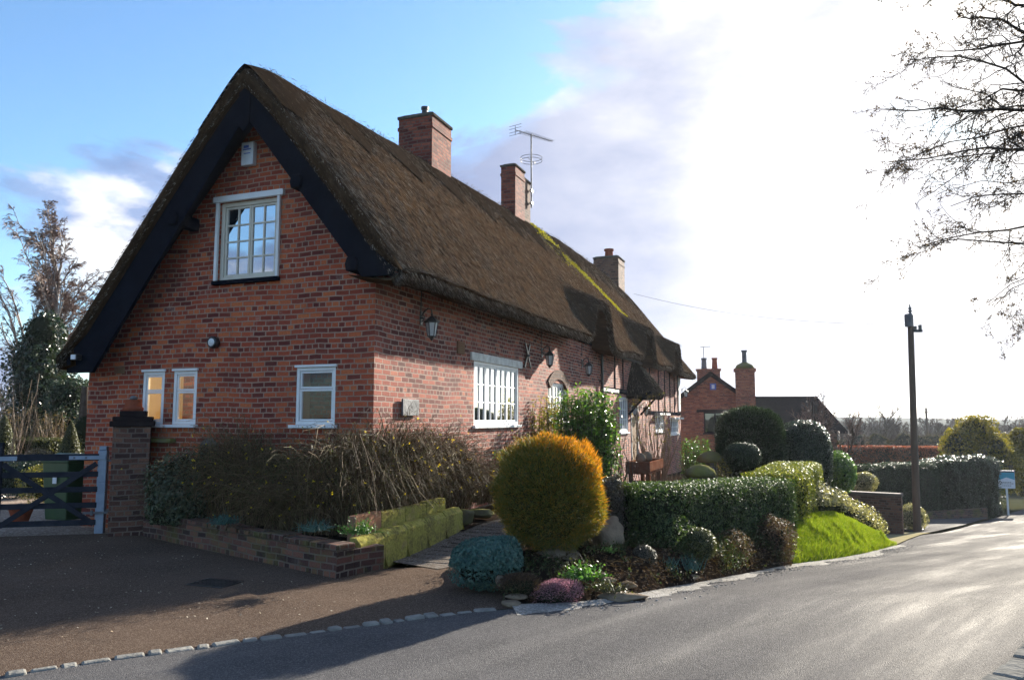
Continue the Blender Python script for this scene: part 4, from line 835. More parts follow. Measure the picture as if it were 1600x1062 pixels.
for i in range(4): MB().box((.12 + i * .55, .145, .2), (.12 + i * .55 + .54, .25, .56 + rr.normal() * .012)).build('upper_stone', M['redstone' if i in (0,) else 'sandstone'], st, bevel=.008)
def rock(name, label, cat, c, rad, mat, seed, group=None, sub=4, rz=0.):
    bm = bmesh.new(); bmesh.ops.create_icosphere(bm, subdivisions=sub, radius=1)
    q = np.array([v.co[:] for v in bm.verts]); f = 1 + .34 * fbm(q[:, 0] * 1.1 + seed, q[:, 1] * 1.1 + q[:, 2] * .9, seed) + .12 * fbm(q[:, 0] * 4, q[:, 2] * 4 + q[:, 1], seed + 1)
    for k in range(7):
        a = np.random.default_rng(seed * 10 + k).normal(size=3); a /= np.linalg.norm(a); h = q @ a; f = np.where(h > .62, np.minimum(f, .70 / np.maximum(h, .01)), f)
    for v, k in zip(bm.verts, f): v.co = Vector((v.co.x * rad[0] * k, v.co.y * rad[1] * k, v.co.z * rad[2] * k))
    me = bpy.data.meshes.new(name); bm.to_mesh(me); bm.free(); me.materials.append(mat); me.polygons.foreach_set('use_smooth', np.ones(len(me.polygons), bool))
    o = bpy.data.objects.new(name, me); COL.objects.link(o); o.location = c; o.rotation_euler = (0, 0, rz); return tag(o, label, cat, group)
rock('boulder', 'tall pale brown boulder between the golden conifer and the hedge', 'boulder', at(950, 838, 8.55), (.20, .14, .24), M['rock'], 3)
rock('boulder', 'low boulder tucked under the golden conifer', 'boulder', at(868, 868, 7.95), (.26, .16, .13), M['rock'], 5)
rock('flat_stone', 'flat stone slab lying at the road edge below the flower bed', 'stone', (.98, 7.02, .03), (.26, .12, .05), M['rock'], 8)
rock('flat_stone', 'small pale stone at the end of the kerb by the driveway', 'stone', (.0, 6.76, .03), (.10, .06, .04), M['rock'], 9)
rock('mossy_boulder', 'rounded mossy stone where the sandstone planter meets the path', 'stone', W(1.25, -.72, .28), (.16, .14, .12), M['mossrock'], 11)
rock('mossy_boulder', 'low mossy stone on the path edge under the jasmine', 'stone', W(1.9, -.66, .24), (.22, .13, .08), M['mossrock'], 12)
rs = np.random.default_rng(14)
for i in range(16):
    f = rs.uniform(.03, .97); p = np.array(EDGE)[min(int(f * 8), 7)] * (1 - (f * 8 % 1)) + np.array(EDGE)[min(int(f * 8) + 1, 8)] * (f * 8 % 1); t_ = rs.uniform(.08, .5)
    n_ = np.array([-.6, .8]) * t_; rock('bed_stone', 'small rough stone in the roadside flower bed', 'stone', (p[0] + n_[0], p[1] + n_[1], float(road_z(p[1])) + .04 + t_ * .22), (rs.uniform(.05, .11), rs.uniform(.05, .09), rs.uniform(.03, .06)), M['rock'], 20 + i, 'stones in the roadside bed', 3)
# manhole cover on the drive
mh = thing('manhole_cover', 'rectangular iron manhole cover in the shaded driveway', 'manhole cover', (-2.9, 7.7, .012), R(-20))
MB().box((-.22, -.16, 0), (.22, .16, .006)).build('frame', M['black_metal'], mh, bevel=.003)
q = MB().box((-.2, -.14, .0062), (.2, .14, .008))
for i in range(8):
    for j in range(5): q.box((-.185 + i * .048, -.125 + j * .052, .0082), (-.155 + i * .048, -.095 + j * .052, .011))
q.build('plate', M['black_metal'], mh)
n = 900; px_ = RNG.uniform(-7.5, -.2, n); py_ = RNG.uniform(5, 10.6, n); ok = (py_ > 6.9 + .42 * px_ + .25) & (py_ < 7.6 - .85 * (px_ + 1.77)) & (px_ < -.4)
tag(MB().leaves(np.stack([px_, py_, np.full(n, .016)], 1)[ok], np.tile([0, 0, 1.], (ok.sum(), 1)), .022, .6, .25).build('leaf_litter', M['litter']), 'pale flecks standing for wet glints and fallen leaf on the driveway', 'leaf litter', kind='stuff')  # bright glints on the drive put in as pale flecks, among leaf scraps

# ------------------------------------------------------------------ plants
def sphere_dirs(n, rng=None):
    d = (rng or RNG).normal(size=(n, 3)); return d / np.linalg.norm(d, axis=1, keepdims=True)
def lumps(d, seed, k=14, amp=.12, sharp=14):
    r = np.random.default_rng(seed); c = sphere_dirs(k, r); a = r.uniform(-.5, 1, k) * amp
    return 1 + (np.exp(sharp * (d @ c.T - 1)) * a).sum(1)
def super_pts(d, rad, e):
    """point of a rounded-box-like body in direction d (e = 2 ellipsoid, larger = squarer)"""
    q = np.abs(d / rad) ** e; return d / q.sum(1, keepdims=True) ** (1 / e)
def bush(name, label, cat, c, rad, mat, n, leaf, e=2.2, seed=1, amp=.10, depth=.12, aspect=.55, tilt=.55, core=None, trunk=None, group=None, dome=False, rz=0., blades=0, stem=None, clump=14):
    """foliage over an uneven body: leaf-sized faces in a deep shell round a darker solid core"""
    r = np.random.default_rng(seed * 7 + 1); t = thing(name, label, cat, c, rz, group); rad = np.asarray(rad, float)
    d = sphere_dirs(n, r)
    if dome: d[:, 2] = np.abs(d[:, 2]) * np.sign(r.random(n) - .18)
    f = lumps(d, seed, clump, amp); fine = 1 + .05 * vnoise(np.arctan2(d[:, 1], d[:, 0]) * 5, d[:, 2] * 7, seed)
    P = super_pts(d, rad, e) * (f * fine * (1 - depth * r.random(n) ** 1.6))[:, None]; P[:, 2] = np.maximum(P[:, 2], -rad[2] * .98)
    N = d / rad; N /= np.linalg.norm(N, axis=1, keepdims=True)
    mb = MB()
    if blades: mb.blades(P, N + r.normal(size=(n, 3)) * .45 + np.array([0, 0, .35]), leaf * r.uniform(.6, 1.3, n), leaf * .16, r)
    else: mb.leaves(P, N, leaf, aspect, tilt, r)
    o = mb.build('crown', mat, t)
    bm = bmesh.new(); bmesh.ops.create_icosphere(bm, subdivisions=4, radius=1); q = np.array([v.co[:] for v in bm.verts]); q /= np.linalg.norm(q, axis=1, keepdims=True)
    qp = super_pts(q, rad, e) * (lumps(q, seed, clump, amp) * (1 - depth * .95))[:, None]; qp[:, 2] = np.maximum(qp[:, 2], -rad[2] * .97)
    for v, p in zip(bm.verts, qp): v.co = Vector(p)
    me = bpy.data.meshes.new('inner_core'); bm.to_mesh(me); bm.free(); me.materials.append(core or M['inside']); k = bpy.data.objects.new('inner_core', me); COL.objects.link(k); k.parent = t
    if stem: MB().tube([(0, 0, -rad[2] - stem[1]), (0, 0, -rad[2] * .5)], stem[0], 8).build('trunk', M['bark'], t)
    return t
M['inside'] = plain('dark_leaf_core', (.014, .018, .010), (.026, .03, .016), 30, .95, .03, 30)  # dark solid core inside plants, added to block light between the leaves
M['inside_gold'] = plain('olive_core', (.035, .035, .010), (.06, .05, .015), 30, .95, .03, 30)  # olive version of the added light-blocking core
def gnd_at(x, y): return float(road_z(y))
# golden conifer beside the path, winter-bronzed tips, the sunlit side's glow also put into colour
def golden():
    c = at(858, 768, 8.15); rad = np.array([.54, .53, .55]); t = thing('golden_conifer', 'rounded golden orange conifer bush at the edge of the path', 'conifer', c)
    r = np.random.default_rng(5); n = 52000; d = sphere_dirs(n, r)
    f = lumps(d, 3, 110, .17, 70) * (1 + .07 * fbm(np.arctan2(d[:, 1], d[:, 0]) * 4 + 9, d[:, 2] * 6 + 9, 8)); P = super_pts(d, rad, 2.35) * (f * (1 - .2 * r.random(n) ** 1.5))[:, None]; P[:, 0] += .06 * (P[:, 2] < .1) * np.clip(.1 - P[:, 2], 0, .4) * 1.2
    P[:, 0] += .05 * np.exp(-((P[:, 2] + .28) / .2) ** 2) * sstep(0, .35, P[:, 0]) + .07 * np.clip(P[:, 2], 0, 1) * sstep(0, .3, -P[:, 0])
    N = d / rad; N /= np.linalg.norm(N, axis=1, keepdims=True); D = N + r.normal(size=(n, 3)) * .45 + np.array([0, 0, .55])
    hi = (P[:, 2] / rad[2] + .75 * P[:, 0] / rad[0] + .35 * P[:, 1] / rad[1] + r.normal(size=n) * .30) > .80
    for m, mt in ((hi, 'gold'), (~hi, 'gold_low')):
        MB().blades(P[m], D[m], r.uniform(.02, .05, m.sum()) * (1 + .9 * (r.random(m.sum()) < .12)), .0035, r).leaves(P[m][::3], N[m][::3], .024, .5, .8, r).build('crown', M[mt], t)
    bm = bmesh.new(); bmesh.ops.create_icosphere(bm, subdivisions=4, radius=1); q = np.array([v.co[:] for v in bm.verts])
    for v, p in zip(bm.verts, super_pts(q, rad, 2.35) * (lumps(q, 3, 110, .17, 70) * .82)[:, None]): v.co = Vector(p)
    me = bpy.data.meshes.new('inner_core'); bm.to_mesh(me); bm.free(); me.materials.append(M['inside_gold']); k = bpy.data.objects.new('inner_core', me); COL.objects.link(k); k.parent = t
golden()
# clipped hedge along the bank, in two runs
def hedge(name, label, cat, line, halfw, z0, z1, mat, mat_top, n, leaf, seed, wav=.05, round_=.12, core='inside', spikes=0):
    """line: world points; z0/z1: bottom and top along it"""
    r = np.random.default_rng(seed); K = 60; ln_ = resample(np.c_[np.asarray(line, float)[:, :2], z0, z1], K); t = np.gradient(ln_[:, :2], axis=0); t /= np.linalg.norm(t, axis=1, keepdims=True); nr = np.stack([-t[:, 1], t[:, 0]], 1)
    root = thing(name, label, cat, (*ln_[K // 2, :2], ln_[K // 2, 2])); o = np.array([*ln_[K // 2, :2], ln_[K // 2, 2]])
    seg = np.linalg.norm(np.diff(ln_[:, :2], axis=0), axis=1).sum(); H = float(np.mean(ln_[:, 3] - ln_[:, 2]))
    def body(u, a, off):
        """u along 0..1, a round the section 0..1 (up one side, over the top, down the other, and the two ends by u clamp)"""
        x = u * (K - 1); i = np.clip(x.astype(int), 0, K - 2); f = (x - i)[:, None]; p = ln_[i] * (1 - f) + ln_[i + 1] * f; nn = nr[i] * (1 - f) + nr[i + 1] * f
        h = p[:, 3] - p[:, 2]; per = 2 * h + 2 * halfw; q = a * per
        sy = np.where(q < h, -1., np.where(q < h + 2 * halfw, (q - h) / halfw - 1, 1.)); zz = np.where(q < h, q / h, np.where(q < h + 2 * halfw, 1., (per - q) / h))
        g = np.stack([sy, (zz - .5) * 2], 1); m = (np.abs(g) ** 7).sum(1) ** (1 / 7); g /= np.maximum(m, .5)[:, None]
        w = 1 + wav * (fbm(u * seg * 1.6 + seed, a * 7, seed) * 1.6 + .5 * fbm(u * seg * 6, a * 20, seed + 2)); endf = 1 - .5 * np.clip(1 - np.minimum(u, 1 - u) * seg / round_, 0, 1) ** 2
        hw = halfw * w * endf + off; P = np.concatenate([p[:, :2] + nn * (g[:, :1] * hw[:, None]), (p[:, 2] + h * .5 + g[:, 1] * (h * .5 * (1 + (w - 1) * .4) + off))[:, None]], 1)
        N = np.concatenate([nn * (np.sign(g[:, :1]) * np.abs(g[:, :1]) ** 5), (np.sign(g[:, 1]) * np.abs(g[:, 1]) ** 5)[:, None]], 1); return P, N, g
    u = r.random(n); a = r.random(n); off = -.10 * r.random(n) ** 1.5 + .015 * r.random(n); P, N, g = body(u, a, off)
    m = int(n * .12); for_end = []
    for e in (0, K - 1):                                   # leafy ends
        s = r.uniform(-1, 1, m) * halfw * .95; z = r.random(m); p = ln_[e]; sg = -1 if e == 0 else 1
        Q = np.concatenate([p[None, :2] + nr[e][None] * s[:, None] + t[e][None] * (sg * r.uniform(-.08, .03, m))[:, None], (p[2] + z * (p[3] - p[2]))[:, None]], 1); for_end.append((Q, np.tile([*(t[e] * sg), 0], (m, 1))))
    P = np.concatenate([P] + [q[0] for q in for_end]); N = np.concatenate([N] + [q[1] for q in for_end])
    top = np.zeros(len(P), bool); 
    mb = MB().leaves(P - o, N, leaf, .55, .6, r)
    if spikes:
        us = r.random(spikes); Ps, Ns, _ = body(us, r.random(spikes), np.full(spikes, -.02)); mb.blades(Ps - o, Ns + r.normal(size=Ns.shape) * .4 + [0, 0, .3], r.uniform(.04, .12, spikes), .004, r)
    mb.build('leaves', mat, root)
    A_, B_ = np.meshgrid(np.linspace(0, 1, 70), np.linspace(0, 1, 40), indexing='ij'); Pc, _, _ = body(A_.ravel(), B_.ravel(), np.full(A_.size, -.085)); G = (Pc - o).reshape(70, 40, 3)
    cb = MB().grid(G); 
    for e in (0, 69): cb.ngon(G[e] if e else G[e][::-1])
    cb.build('inner_core', M[core], root); return root
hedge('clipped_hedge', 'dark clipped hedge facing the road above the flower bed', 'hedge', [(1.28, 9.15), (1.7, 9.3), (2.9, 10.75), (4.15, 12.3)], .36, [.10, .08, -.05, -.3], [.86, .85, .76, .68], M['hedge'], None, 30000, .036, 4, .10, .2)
hedge('clipped_hedge', 'sunlit clipped hedge turning away beside the lawn bank', 'hedge', [(4.25, 12.75), (5.0, 14.2), (5.9, 16.2), (6.35, 17.4)], .52, [-.3, -.2, -.2, -.3], [.72, .74, .72, .66], M['hedge_sunlit'], None, 26000, .042, 5, .10, .3)
hedge('yew_bush', 'dark brownish yew bush squeezed between conifer and hedge', 'bush', [(.95, 8.95), (1.25, 9.05)], .2, [.1, .1], [.92, .98], M['box_grey'], None, 5000, .035, 6, .25, .2)
# small plants of the bed
def tuft(name, label, cat, c, rad, n, mat, ln, seed, wd=.006, up=.8, group=None, leaf=None):
    r = np.random.default_rng(seed); t = thing(name, label, cat, c, 0, group); d = sphere_dirs(n, r); d[:, 2] = np.abs(d[:, 2]) + up
    P = np.stack([r.normal(size=n) * rad * .35, r.normal(size=n) * rad * .35, np.zeros(n)], 1); L_ = ln * r.uniform(.6, 1.2, n); dn = d / np.linalg.norm(d, axis=1, keepdims=True)
    K = 5; s = np.linspace(0, 1, K)[None, :, None]; pts = P[:, None] + dn[:, None] * L_[:, None, None] * s; pts[..., 2] -= (s[..., 0] ** 2) * (L_ * r.uniform(.1, .45, n))[:, None]
    mb = MB().tubes(pts, wd * (1 - .8 * s[..., 0]) * np.ones((n, 1)), 3)
    if leaf: q = pts[:, 2:].reshape(-1, 3); mb.leaves(q, np.tile([0, 0, 1.], (len(q), 1)), leaf, .6, .8, r)
    mb.build('foliage', mat, t); return t
bush('hebe_bush', 'low blue green mounded shrub at the corner of path and driveway', 'shrub', at(762, 880, 7.42), (.33, .30, .24), M['blue_leaf'], 15000, .034, 2.2, 11, .22, .3, dome=True, clump=24)
bush('heather', 'pink flowering heather low at the front of the bed', 'heather', at(872, 928, 6.92), (.21, .16, .12), M['heather'], 6500, .016, 2., 12, .3, .35, dome=True, blades=1)
bush('heather', 'dark low heather mat between the blue shrub and pink heather', 'heather', at(812, 915, 7.0), (.2, .2, .10), M['purple_leaf'], 4000, .02, 2., 13, .3, .35, dome=True, blades=1)
tuft('green_plant', 'bright green leafy plant in the bed below the golden conifer', 'plant', at(912, 903, 7.15), .2, 110, M['fresh'], .15, 14, .004, .5, leaf=.04)
tuft('green_plant', 'small bright green seedling below the tall boulder', 'plant', at(949, 862, 8.0), .08, 30, M['fresh'], .08, 15, .003, .4, leaf=.03)
tuft('green_plant', 'dull green sprawling plant near the flat road edge slab', 'plant', at(955, 922, 7.05), .18, 70, M['box_ball'], .13, 16, .004, .3, leaf=.025)
bush('box_ball', 'small clipped olive green ball shrub in front of the dark hedge', 'shrub', at(1092, 850, 8.9), (.195, .195, .19), M['box_ball'], 6000, .022, 2., 17, .05, .15, stem=(.02, .2))
bush('box_ball', 'small dull grey green ball shrub low beside the boulder', 'shrub', at(1006, 872, 8.15), (.135, .135, .14), M['box_grey'], 4500, .016, 2., 18, .05, .15)
for i, (px_, py_, d_, l_) in enumerate(((1040, 893, 8.3, 'blue green clump of bulb leaves between the two ball shrubs'), (1078, 890, 8.45, 'blue green clump of bulb leaves just under the olive ball'))): tuft('bulb_clump', l_, 'plant', at(px_, py_, d_), .13, 60, M['blue_leaf'], .2, 40 + i, .005, 1.6, 'bulb leaves in the bed')
bush('brown_shrub', 'reddish brown loose shrub at the hedge corner by the lawn', 'shrub', at(1206, 843, 10.9), (.33, .3, .33), M['purple_leaf'], 5200, .032, 2., 19, .3, .5, clump=26)
bush('brown_shrub', 'dark purplish low shrub under the middle of the hedge', 'shrub', at(1143, 862, 9.9), (.26, .25, .26), M['purple_leaf'], 3200, .026, 2., 20, .3, .55, clump=26)
bush('brown_shrub', 'dark straggly shrub at the foot of the hedge near the boulder', 'shrub', at(1040, 835, 8.9), (.3, .2, .26), M['hedge'], 2600, .03, 2., 21, .3, .5, clump=26)
for i, (px_, py_, d_, l_, mt) in enumerate(((350, 818, 9.1, 'silvery blue tuft on the planter edge below the jasmine', 'blue_leaf'), (492, 828, 8.15, 'blue green tuft on the planter near its corner', 'blue_leaf'), (562, 833, 8.0, 'bright green trailing plant at the planter corner', 'fresh'))): tuft('edging_plant', l_, 'plant', at(px_, py_, d_), .18, 120, M[mt], .16 if i < 2 else .2, 50 + i, .004, .35, leaf=.026 if i != 1 else .014)
# winter jasmine: arching bare stems in a tangle against gable and front
def jasmine(name, label, roots, n, hmax, seed, dark=False):
    r = np.random.default_rng(seed); t = thing(name, label, 'shrub', roots(np.array([.5]), np.array([.5]), r)[0] * [1, 1, 0] + [0, 0, .25]); o = np.array(t.location)
    u, v = r.random(2 * n), r.random(2 * n); ok = fbm(u * 8, v * 2.5, seed + 5, 3) + r.normal(size=2 * n) * .12 > -.02; u, v = u[ok][:n], v[ok][:n]; n = len(u); B = roots(u, v, r); h = hmax(u) * r.uniform(.45, 1.02, n); K = 9; s = np.linspace(0, 1, K)[None, :, None]
    h = h * (1 + .45 * fbm(u * 9, v * 3, seed, 3)); az = r.uniform(0, 2 * math.pi, n); out = np.stack([np.cos(az), np.sin(az), np.zeros(n)], 1) * r.uniform(.08, .75, n)[:, None] + OUT(u)[0] * r.uniform(.0, .25, n)[:, None]
    pk = r.uniform(.5, 1.05, n)[:, None]; sz = s[..., 0]; zz = h[:, None] * (1 - ((sz - pk) / np.maximum(pk, .3)) ** 2 * 1.0)
    P = B[:, None] + out[:, None] * (s ** 1.5) * 1.1; P[..., 2] = B[:, 2:3] + np.maximum(zz, -.1); P[:, 1:] += np.cumsum(r.normal(size=(n, K - 1, 3)), 1) * .034; P[..., 2] = np.maximum(P[..., 2], .27 + .3 * (np.einsum('nkj,j->nk', P - P0, HY) < -.62))
    mb = MB().tubes(P - o, np.full((n, K), .0036) * r.uniform(.6, 1.5, n)[:, None] * (1 - .6 * sz), 3)
    q = P[:, 2:].reshape(-1, 3); q = q[r.random(len(q)) < .95]; q = np.concatenate([q + r.normal(size=q.shape) * .03 for _ in range(2)])
    q[:, 2] = np.maximum(q[:, 2], .27); D = r.normal(size=(len(q), 3)) + [0, 0, .1]; mb.blades(q[::2] - o, D[::2], r.uniform(.03, .10, len(q[::2])), .0022, r); mb.build('stems', M['jas'], t)
    q = q[1::2]; lv = q[fbm(q[:, 0] * 3 + 40, q[:, 2] * 4 + q[:, 1] * 3 + 40, seed + 9, 2) > .05]; MB().leaves(lv - o, r.normal(size=lv.shape), .022, .5, .8, r).build('leaves', M['jas_leaf'], t)
    k = r.integers(0, n, max(8, n // 15)); j = r.integers(3, K, len(k)); F = P[k, j] + OUT(u[k])[0] * .05; fb = MB()
    for _ in range(4): fb.leaves(F - o + r.normal(size=F.shape) * .007, np.tile([-.5, -.8, .3], (len(F), 1)), .021, .7, .9, r)
    fb.build('flowers', M['flower'], t)['kind'] = 'stuff'; return t
OUT = lambda u: (np.tile(-HX + .1 * HY, (len(u), 1)),)
def gable_roots(u, v, r): 
    y = .1 + u * 2.75; x = -.08 - v * np.interp(u, [0, 1], [.95, .4]); return P0 + HX * x[:, None] + HY * y[:, None] + np.array([0, 0, .26])
hm = lambda u: np.interp(u, [0, .12, .22, .34, .5, .66, .78, .9, 1], [1.1, .88, .70, .78, 1.12, 1.15, 1.0, .65, .5])
jasmine('jasmine_tangle', 'dark bare tangle of winter jasmine stems under the gable windows', gable_roots, 4200, hm, 61)
def corner_roots(u, v, r):
    y = -.40 + u * .55; x = -1.0 + v * 1.2; return P0 + HX * x[:, None] + HY * y[:, None] + np.array([0, 0, .28])
OUT = lambda u: (np.tile(-HX * .7 - .7 * HY, (len(u), 1)),)
jasmine('jasmine_tangle', 'sunlit tangle of winter jasmine wrapped round the cottage corner', corner_roots, 2300, lambda u: 1.05 + 0 * u, 62)
def front_roots(u, v, r):
    x = .1 + u * 3.0; y = -.05 - v * .34; return P0 + HX * x[:, None] + HY * y[:, None] + np.array([0, 0, .28])
OUT = lambda u: (np.tile(-HY, (len(u), 1)),)
jasmine('jasmine_tangle', 'winter jasmine with yellow flowers along the front below the long window', front_roots, 2600, lambda u: np.interp(u, [0, .2, .35, .6, .8, 1], [1.2, 1.3, 1.0, .95, .85, .5]), 63)
def mound(name, pts, rads, mat): pass
iv = thing('ivy_bush', 'variegated ivy mound between the gate pier and the gable', 'ivy', at(283, 700, 10.35) * [1, 1, 0] + [0, 0, .26]); r = np.random.default_rng(70); n = 9500
d = sphere_dirs(n, r); P = super_pts(d, np.array([.50, .30, .62]), 2.4) * (lumps(d, 71, 26, .2) * (1 - .3 * r.random(n)))[:, None] + [.1, -.05, .32]; P[:, 2] = np.maximum(P[:, 2], .0)
MB().leaves(P, d, .042, .8, .6, r).build('leaves', M['ivy'], iv)
bm = bmesh.new(); bmesh.ops.create_icosphere(bm, subdivisions=3, radius=1)
for v in bm.verts: v.co = Vector((v.co.x * .45 + .1, v.co.y * .25 - .05, max(v.co.z * .55 + .3, 0)))
me = bpy.data.meshes.new('inner_core'); bm.to_mesh(me); bm.free(); me.materials.append(M['inside']); k = bpy.data.objects.new('inner_core', me); COL.objects.link(k); k.parent = iv
# shrubs against the front
def leafy(name, label, c, h, rad, n_st, mat, leaf, seed, cat='shrub', per=26, aspect=.42, stemmat='bark', spread=.8, bare=.15):
    r = np.random.default_rng(seed); t = thing(name, label, cat, c); K = 7; s = np.linspace(0, 1, K)[None, :, None]
    az = r.uniform(0, 2 * math.pi, n_st); B = np.stack([r.normal(size=n_st) * rad * .2, r.normal(size=n_st) * rad * .2, np.zeros(n_st)], 1)
    tp = np.stack([np.cos(az) * rad * r.uniform(.1, 1, n_st) * spread, np.sin(az) * rad * r.uniform(.1, 1, n_st) * spread, h * (1 - .45 * r.random(n_st) ** 1.4)], 1)
    P = B[:, None] * (1 - s) + tp[:, None] * s + np.sin(s * math.pi) * np.stack([np.cos(az), np.sin(az), 0 * az], 1)[:, None] * rad * .25; P[:, 1:] += r.normal(size=(n_st, K - 1, 3)) * .02
    MB().tubes(P, np.full((n_st, K), .012) * (1 - .75 * s[..., 0]), 4).build('stems', M[stemmat], t)
    tt = bare + (1 - bare) * r.random((n_st, per)) ** .8; x = tt * (K - 1); i = np.clip(x.astype(int), 0, K - 2); f = (x - i)[..., None]; ii = np.arange(n_st)[:, None]
    Q = P[ii, i] * (1 - f) + P[ii, i + 1] * f; dirs = r.normal(size=Q.shape); dirs[..., 2] = np.abs(dirs[..., 2]) * .7 + .2; dirs /= np.linalg.norm(dirs, axis=-1, keepdims=True)
    Q = (Q + dirs * leaf * r.uniform(.4, 1.3, (n_st, per, 1))).reshape(-1, 3); nn = dirs.reshape(-1, 3) * .4 + [0, 0, .8]
    MB().leaves(Q, nn, leaf, aspect, .45, r, .08).build('leaves', M[mat], t); return t
leafy('laurel_bush', 'tall glossy green laurel bush before the cottage front', at(918, 770, 12.6) * [1, 1, 0] + [0, 0, .05], 2.0, .66, 150, 'glossy', .095, 80, per=60)
leafy('climbing_shrub', 'yellow green shrub climbing between the two front windows', W(6.1, -.28, .1), 1.95, .5, 70, 'yel_leaf', .085, 81, per=42)
leafy('low_shrub', 'low yellow green shrub below the long front window', W(4.7, -.35, .12), 1.25, .55, 40, 'yel_leaf', .06, 82, per=22)
leafy('low_shrub', 'small green shrub beside the conifer at the path end', W(3.7, -.4, .12), .95, .4, 34, 'fresh', .055, 83, per=24)
leafy('autumn_shrub', 'bare twiggy shrub with a few yellow leaves by the door', at(1026, 750, 18.5) * [1, 1, 0] + [0, 0, -.15], 2.4, .75, 64, 'gold_far', .07, 84, per=3, stemmat='twig_tan', spread=1.0, bare=.6)
leafy('bare_shrub', 'bare brown twiggy shrub just right of the conifer', at(962, 750, 13.5) * [1, 1, 0], 1.35, .4, 30, 'purple_leaf', .05, 85, per=2, stemmat='bark', spread=1.0, bare=.6)
leafy('round_shrub', 'green leafy shrub at the far end of the cottage', at(1088, 740, 22) * [1, 1, 0] + [0, 0, -.7], 1.75, .55, 90, 'glossy', .085, 86, per=40)
leafy('yellow_shrub', 'pale yellow leaved shrub by the staddle stone', at(1122, 740, 17) * [1, 1, 0] + [0, 0, -.3], 1.0, .4, 40, 'yel_leaf', .07, 87, per=20)
leafy('yellow_shrub', 'tall thin yellow shrub before the far house gable', at(1135, 720, 26.5) * [1, 1, 0] + [0, 0, -.8], 2.0, .5, 30, 'yel_leaf', .08, 88, per=16)
# clipped trees of the front garden
def topiary(label, px_, py0, py1, d_, wpx, mat, leaf, e, seed, name='topiary_tree', n=16000, stem=None, blades=0, amp=.06, depth=.1):
    a, b = at(px_, py0, d_), at(px_, py1, d_); h = (a[2] - b[2]) / 2; w_ = wpx / FPX * d_ / 2
    return bush(name, label, 'topiary', (a[0], a[1], (a[2] + b[2]) / 2), (w_, w_ * .95, h), M[mat], n, leaf, e, seed, amp, depth, blades=blades, stem=stem)
topiary('tall dark flat topped clipped conifer before the far house', 1170, 640, 745, 19.5, 94, 'yew', .06, 3.4, 90, n=26000, blades=1, amp=.08)
topiary('dark ball topiary on a short stem before the clipped conifer', 1159, 691, 733, 15.8, 57, 'yew', .028, 2.2, 91, n=12000, stem=(.05, .5), amp=.03)
topiary('large dark round topped clipped holly behind the hedge', 1254, 657, 772, 20.0, 76, 'dark_leaf', .045, 3.0, 92, n=24000, amp=.05)
bush('laurel_bush', 'sunlit green laurel right of the clipped holly', 'shrub', at(1312, 738, 21.5), (.42, .5, .6), M['glossy'], 6500, .07, 2.1, 93, .2, .35)
bush('laurel_bush', 'pale leaved low shrub above the red brick garden wall', 'shrub', at(1350, 752, 25.5), (.45, .4, .3), M['cream_leaf'], 3500, .06, 2.1, 94, .2, .4)
cc = thing('trailing_shrub', 'cream variegated shrub trailing down beside the lawn bank', 'shrub', (6.4, 15.2, -.3)); o = np.array(cc.location); r = np.random.default_rng(95); n = 11000
u = r.random(n); Pc = np.stack([np.interp(u, [0, .5, 1], [5.15, 6.3, 7.75]), np.interp(u, [0, .5, 1], [13.9, 15.3, 16.9]), np.interp(u, [0, .4, .8, 1], [.12, -.02, -.52, -.85])], 1); d = sphere_dirs(n, r); d[:, 2] = np.abs(d[:, 2])
MB().leaves(Pc + d * np.array([.42, .42, .34]) * (lumps(d, 96, 20, .3) * (1 - .35 * r.random(n)))[:, None] * (1 + .3 * fbm(u * 9, u * 3, 97))[:, None] - o, d, .05, .55, .6, r).build('leaves', M['cream_leaf'], cc)
MB().tube(np.stack([np.interp(np.linspace(0, 1, 14), [0, .5, 1], [5.15, 6.3, 7.75]), np.interp(np.linspace(0, 1, 14), [0, .5, 1], [13.9, 15.3, 16.9]), np.interp(np.linspace(0, 1, 14), [0, .4, .8, 1], [.12, -.02, -.52, -.85])], 1) - o, .22, 10).build('inner_core', M['inside'], cc)
bush('trailing_shrub', 'pale flowering shrub at the foot of the pole', 'shrub', at(1424, 808, 25.3), (.5, .4, .42), M['cream_leaf'], 4000, .06, 2.1, 98, .2, .35)
# staddle stones and ornaments
def staddle(label, c, s=1.):
    t = thing('staddle_stone', label, 'staddle stone', c); MB().lathe([(.20 * s, -.3), (.13 * s, .42 * s)], (0, 0, 0), 12).build('stem', M['slate'], t, smooth=True)
    MB().lathe([(.05, .42 * s), (.30 * s, .40 * s), (.34 * s, .45 * s), (.30 * s, .55 * s), (.16 * s, .64 * s), (.0, .67 * s)], (0, 0, 0), 20, cap=False).build('cap', M['mossrock'], t, smooth=True)
staddle('grey mushroom shaped staddle stone behind the hedge', at(1111, 722, 19.5) - [0, 0, .42], 1.05)
staddle('broad mossy staddle stone cap showing just above the hedge', at(1094, 735, 14.2) - [0, 0, .45], .85)
tg = thing('garden_trough', 'rusty low trough carrying round stone ornaments by the door', 'trough', W(7.7, -1.95, -.05), HA)
b = MB(); b.box((-.75, -.22, .55), (.75, .22, .60)); b.box((-.75, -.25, .60), (.75, -.21, .80)); b.box((-.75, .21, .60), (.75, .25, .80)); b.box((-.78, -.25, .6), (-.75, .25, .8)); b.box((.75, -.25, .6), (.78, .25, .8)); b.build('trough_box', M['trough'], tg, bevel=.01)
for x in (-.6, .6):
    for y in (-.18, .18): MB().box((x - .04, y - .04, -.4), (x + .04, y + .04, .55)).build('leg', M['trough'], tg)
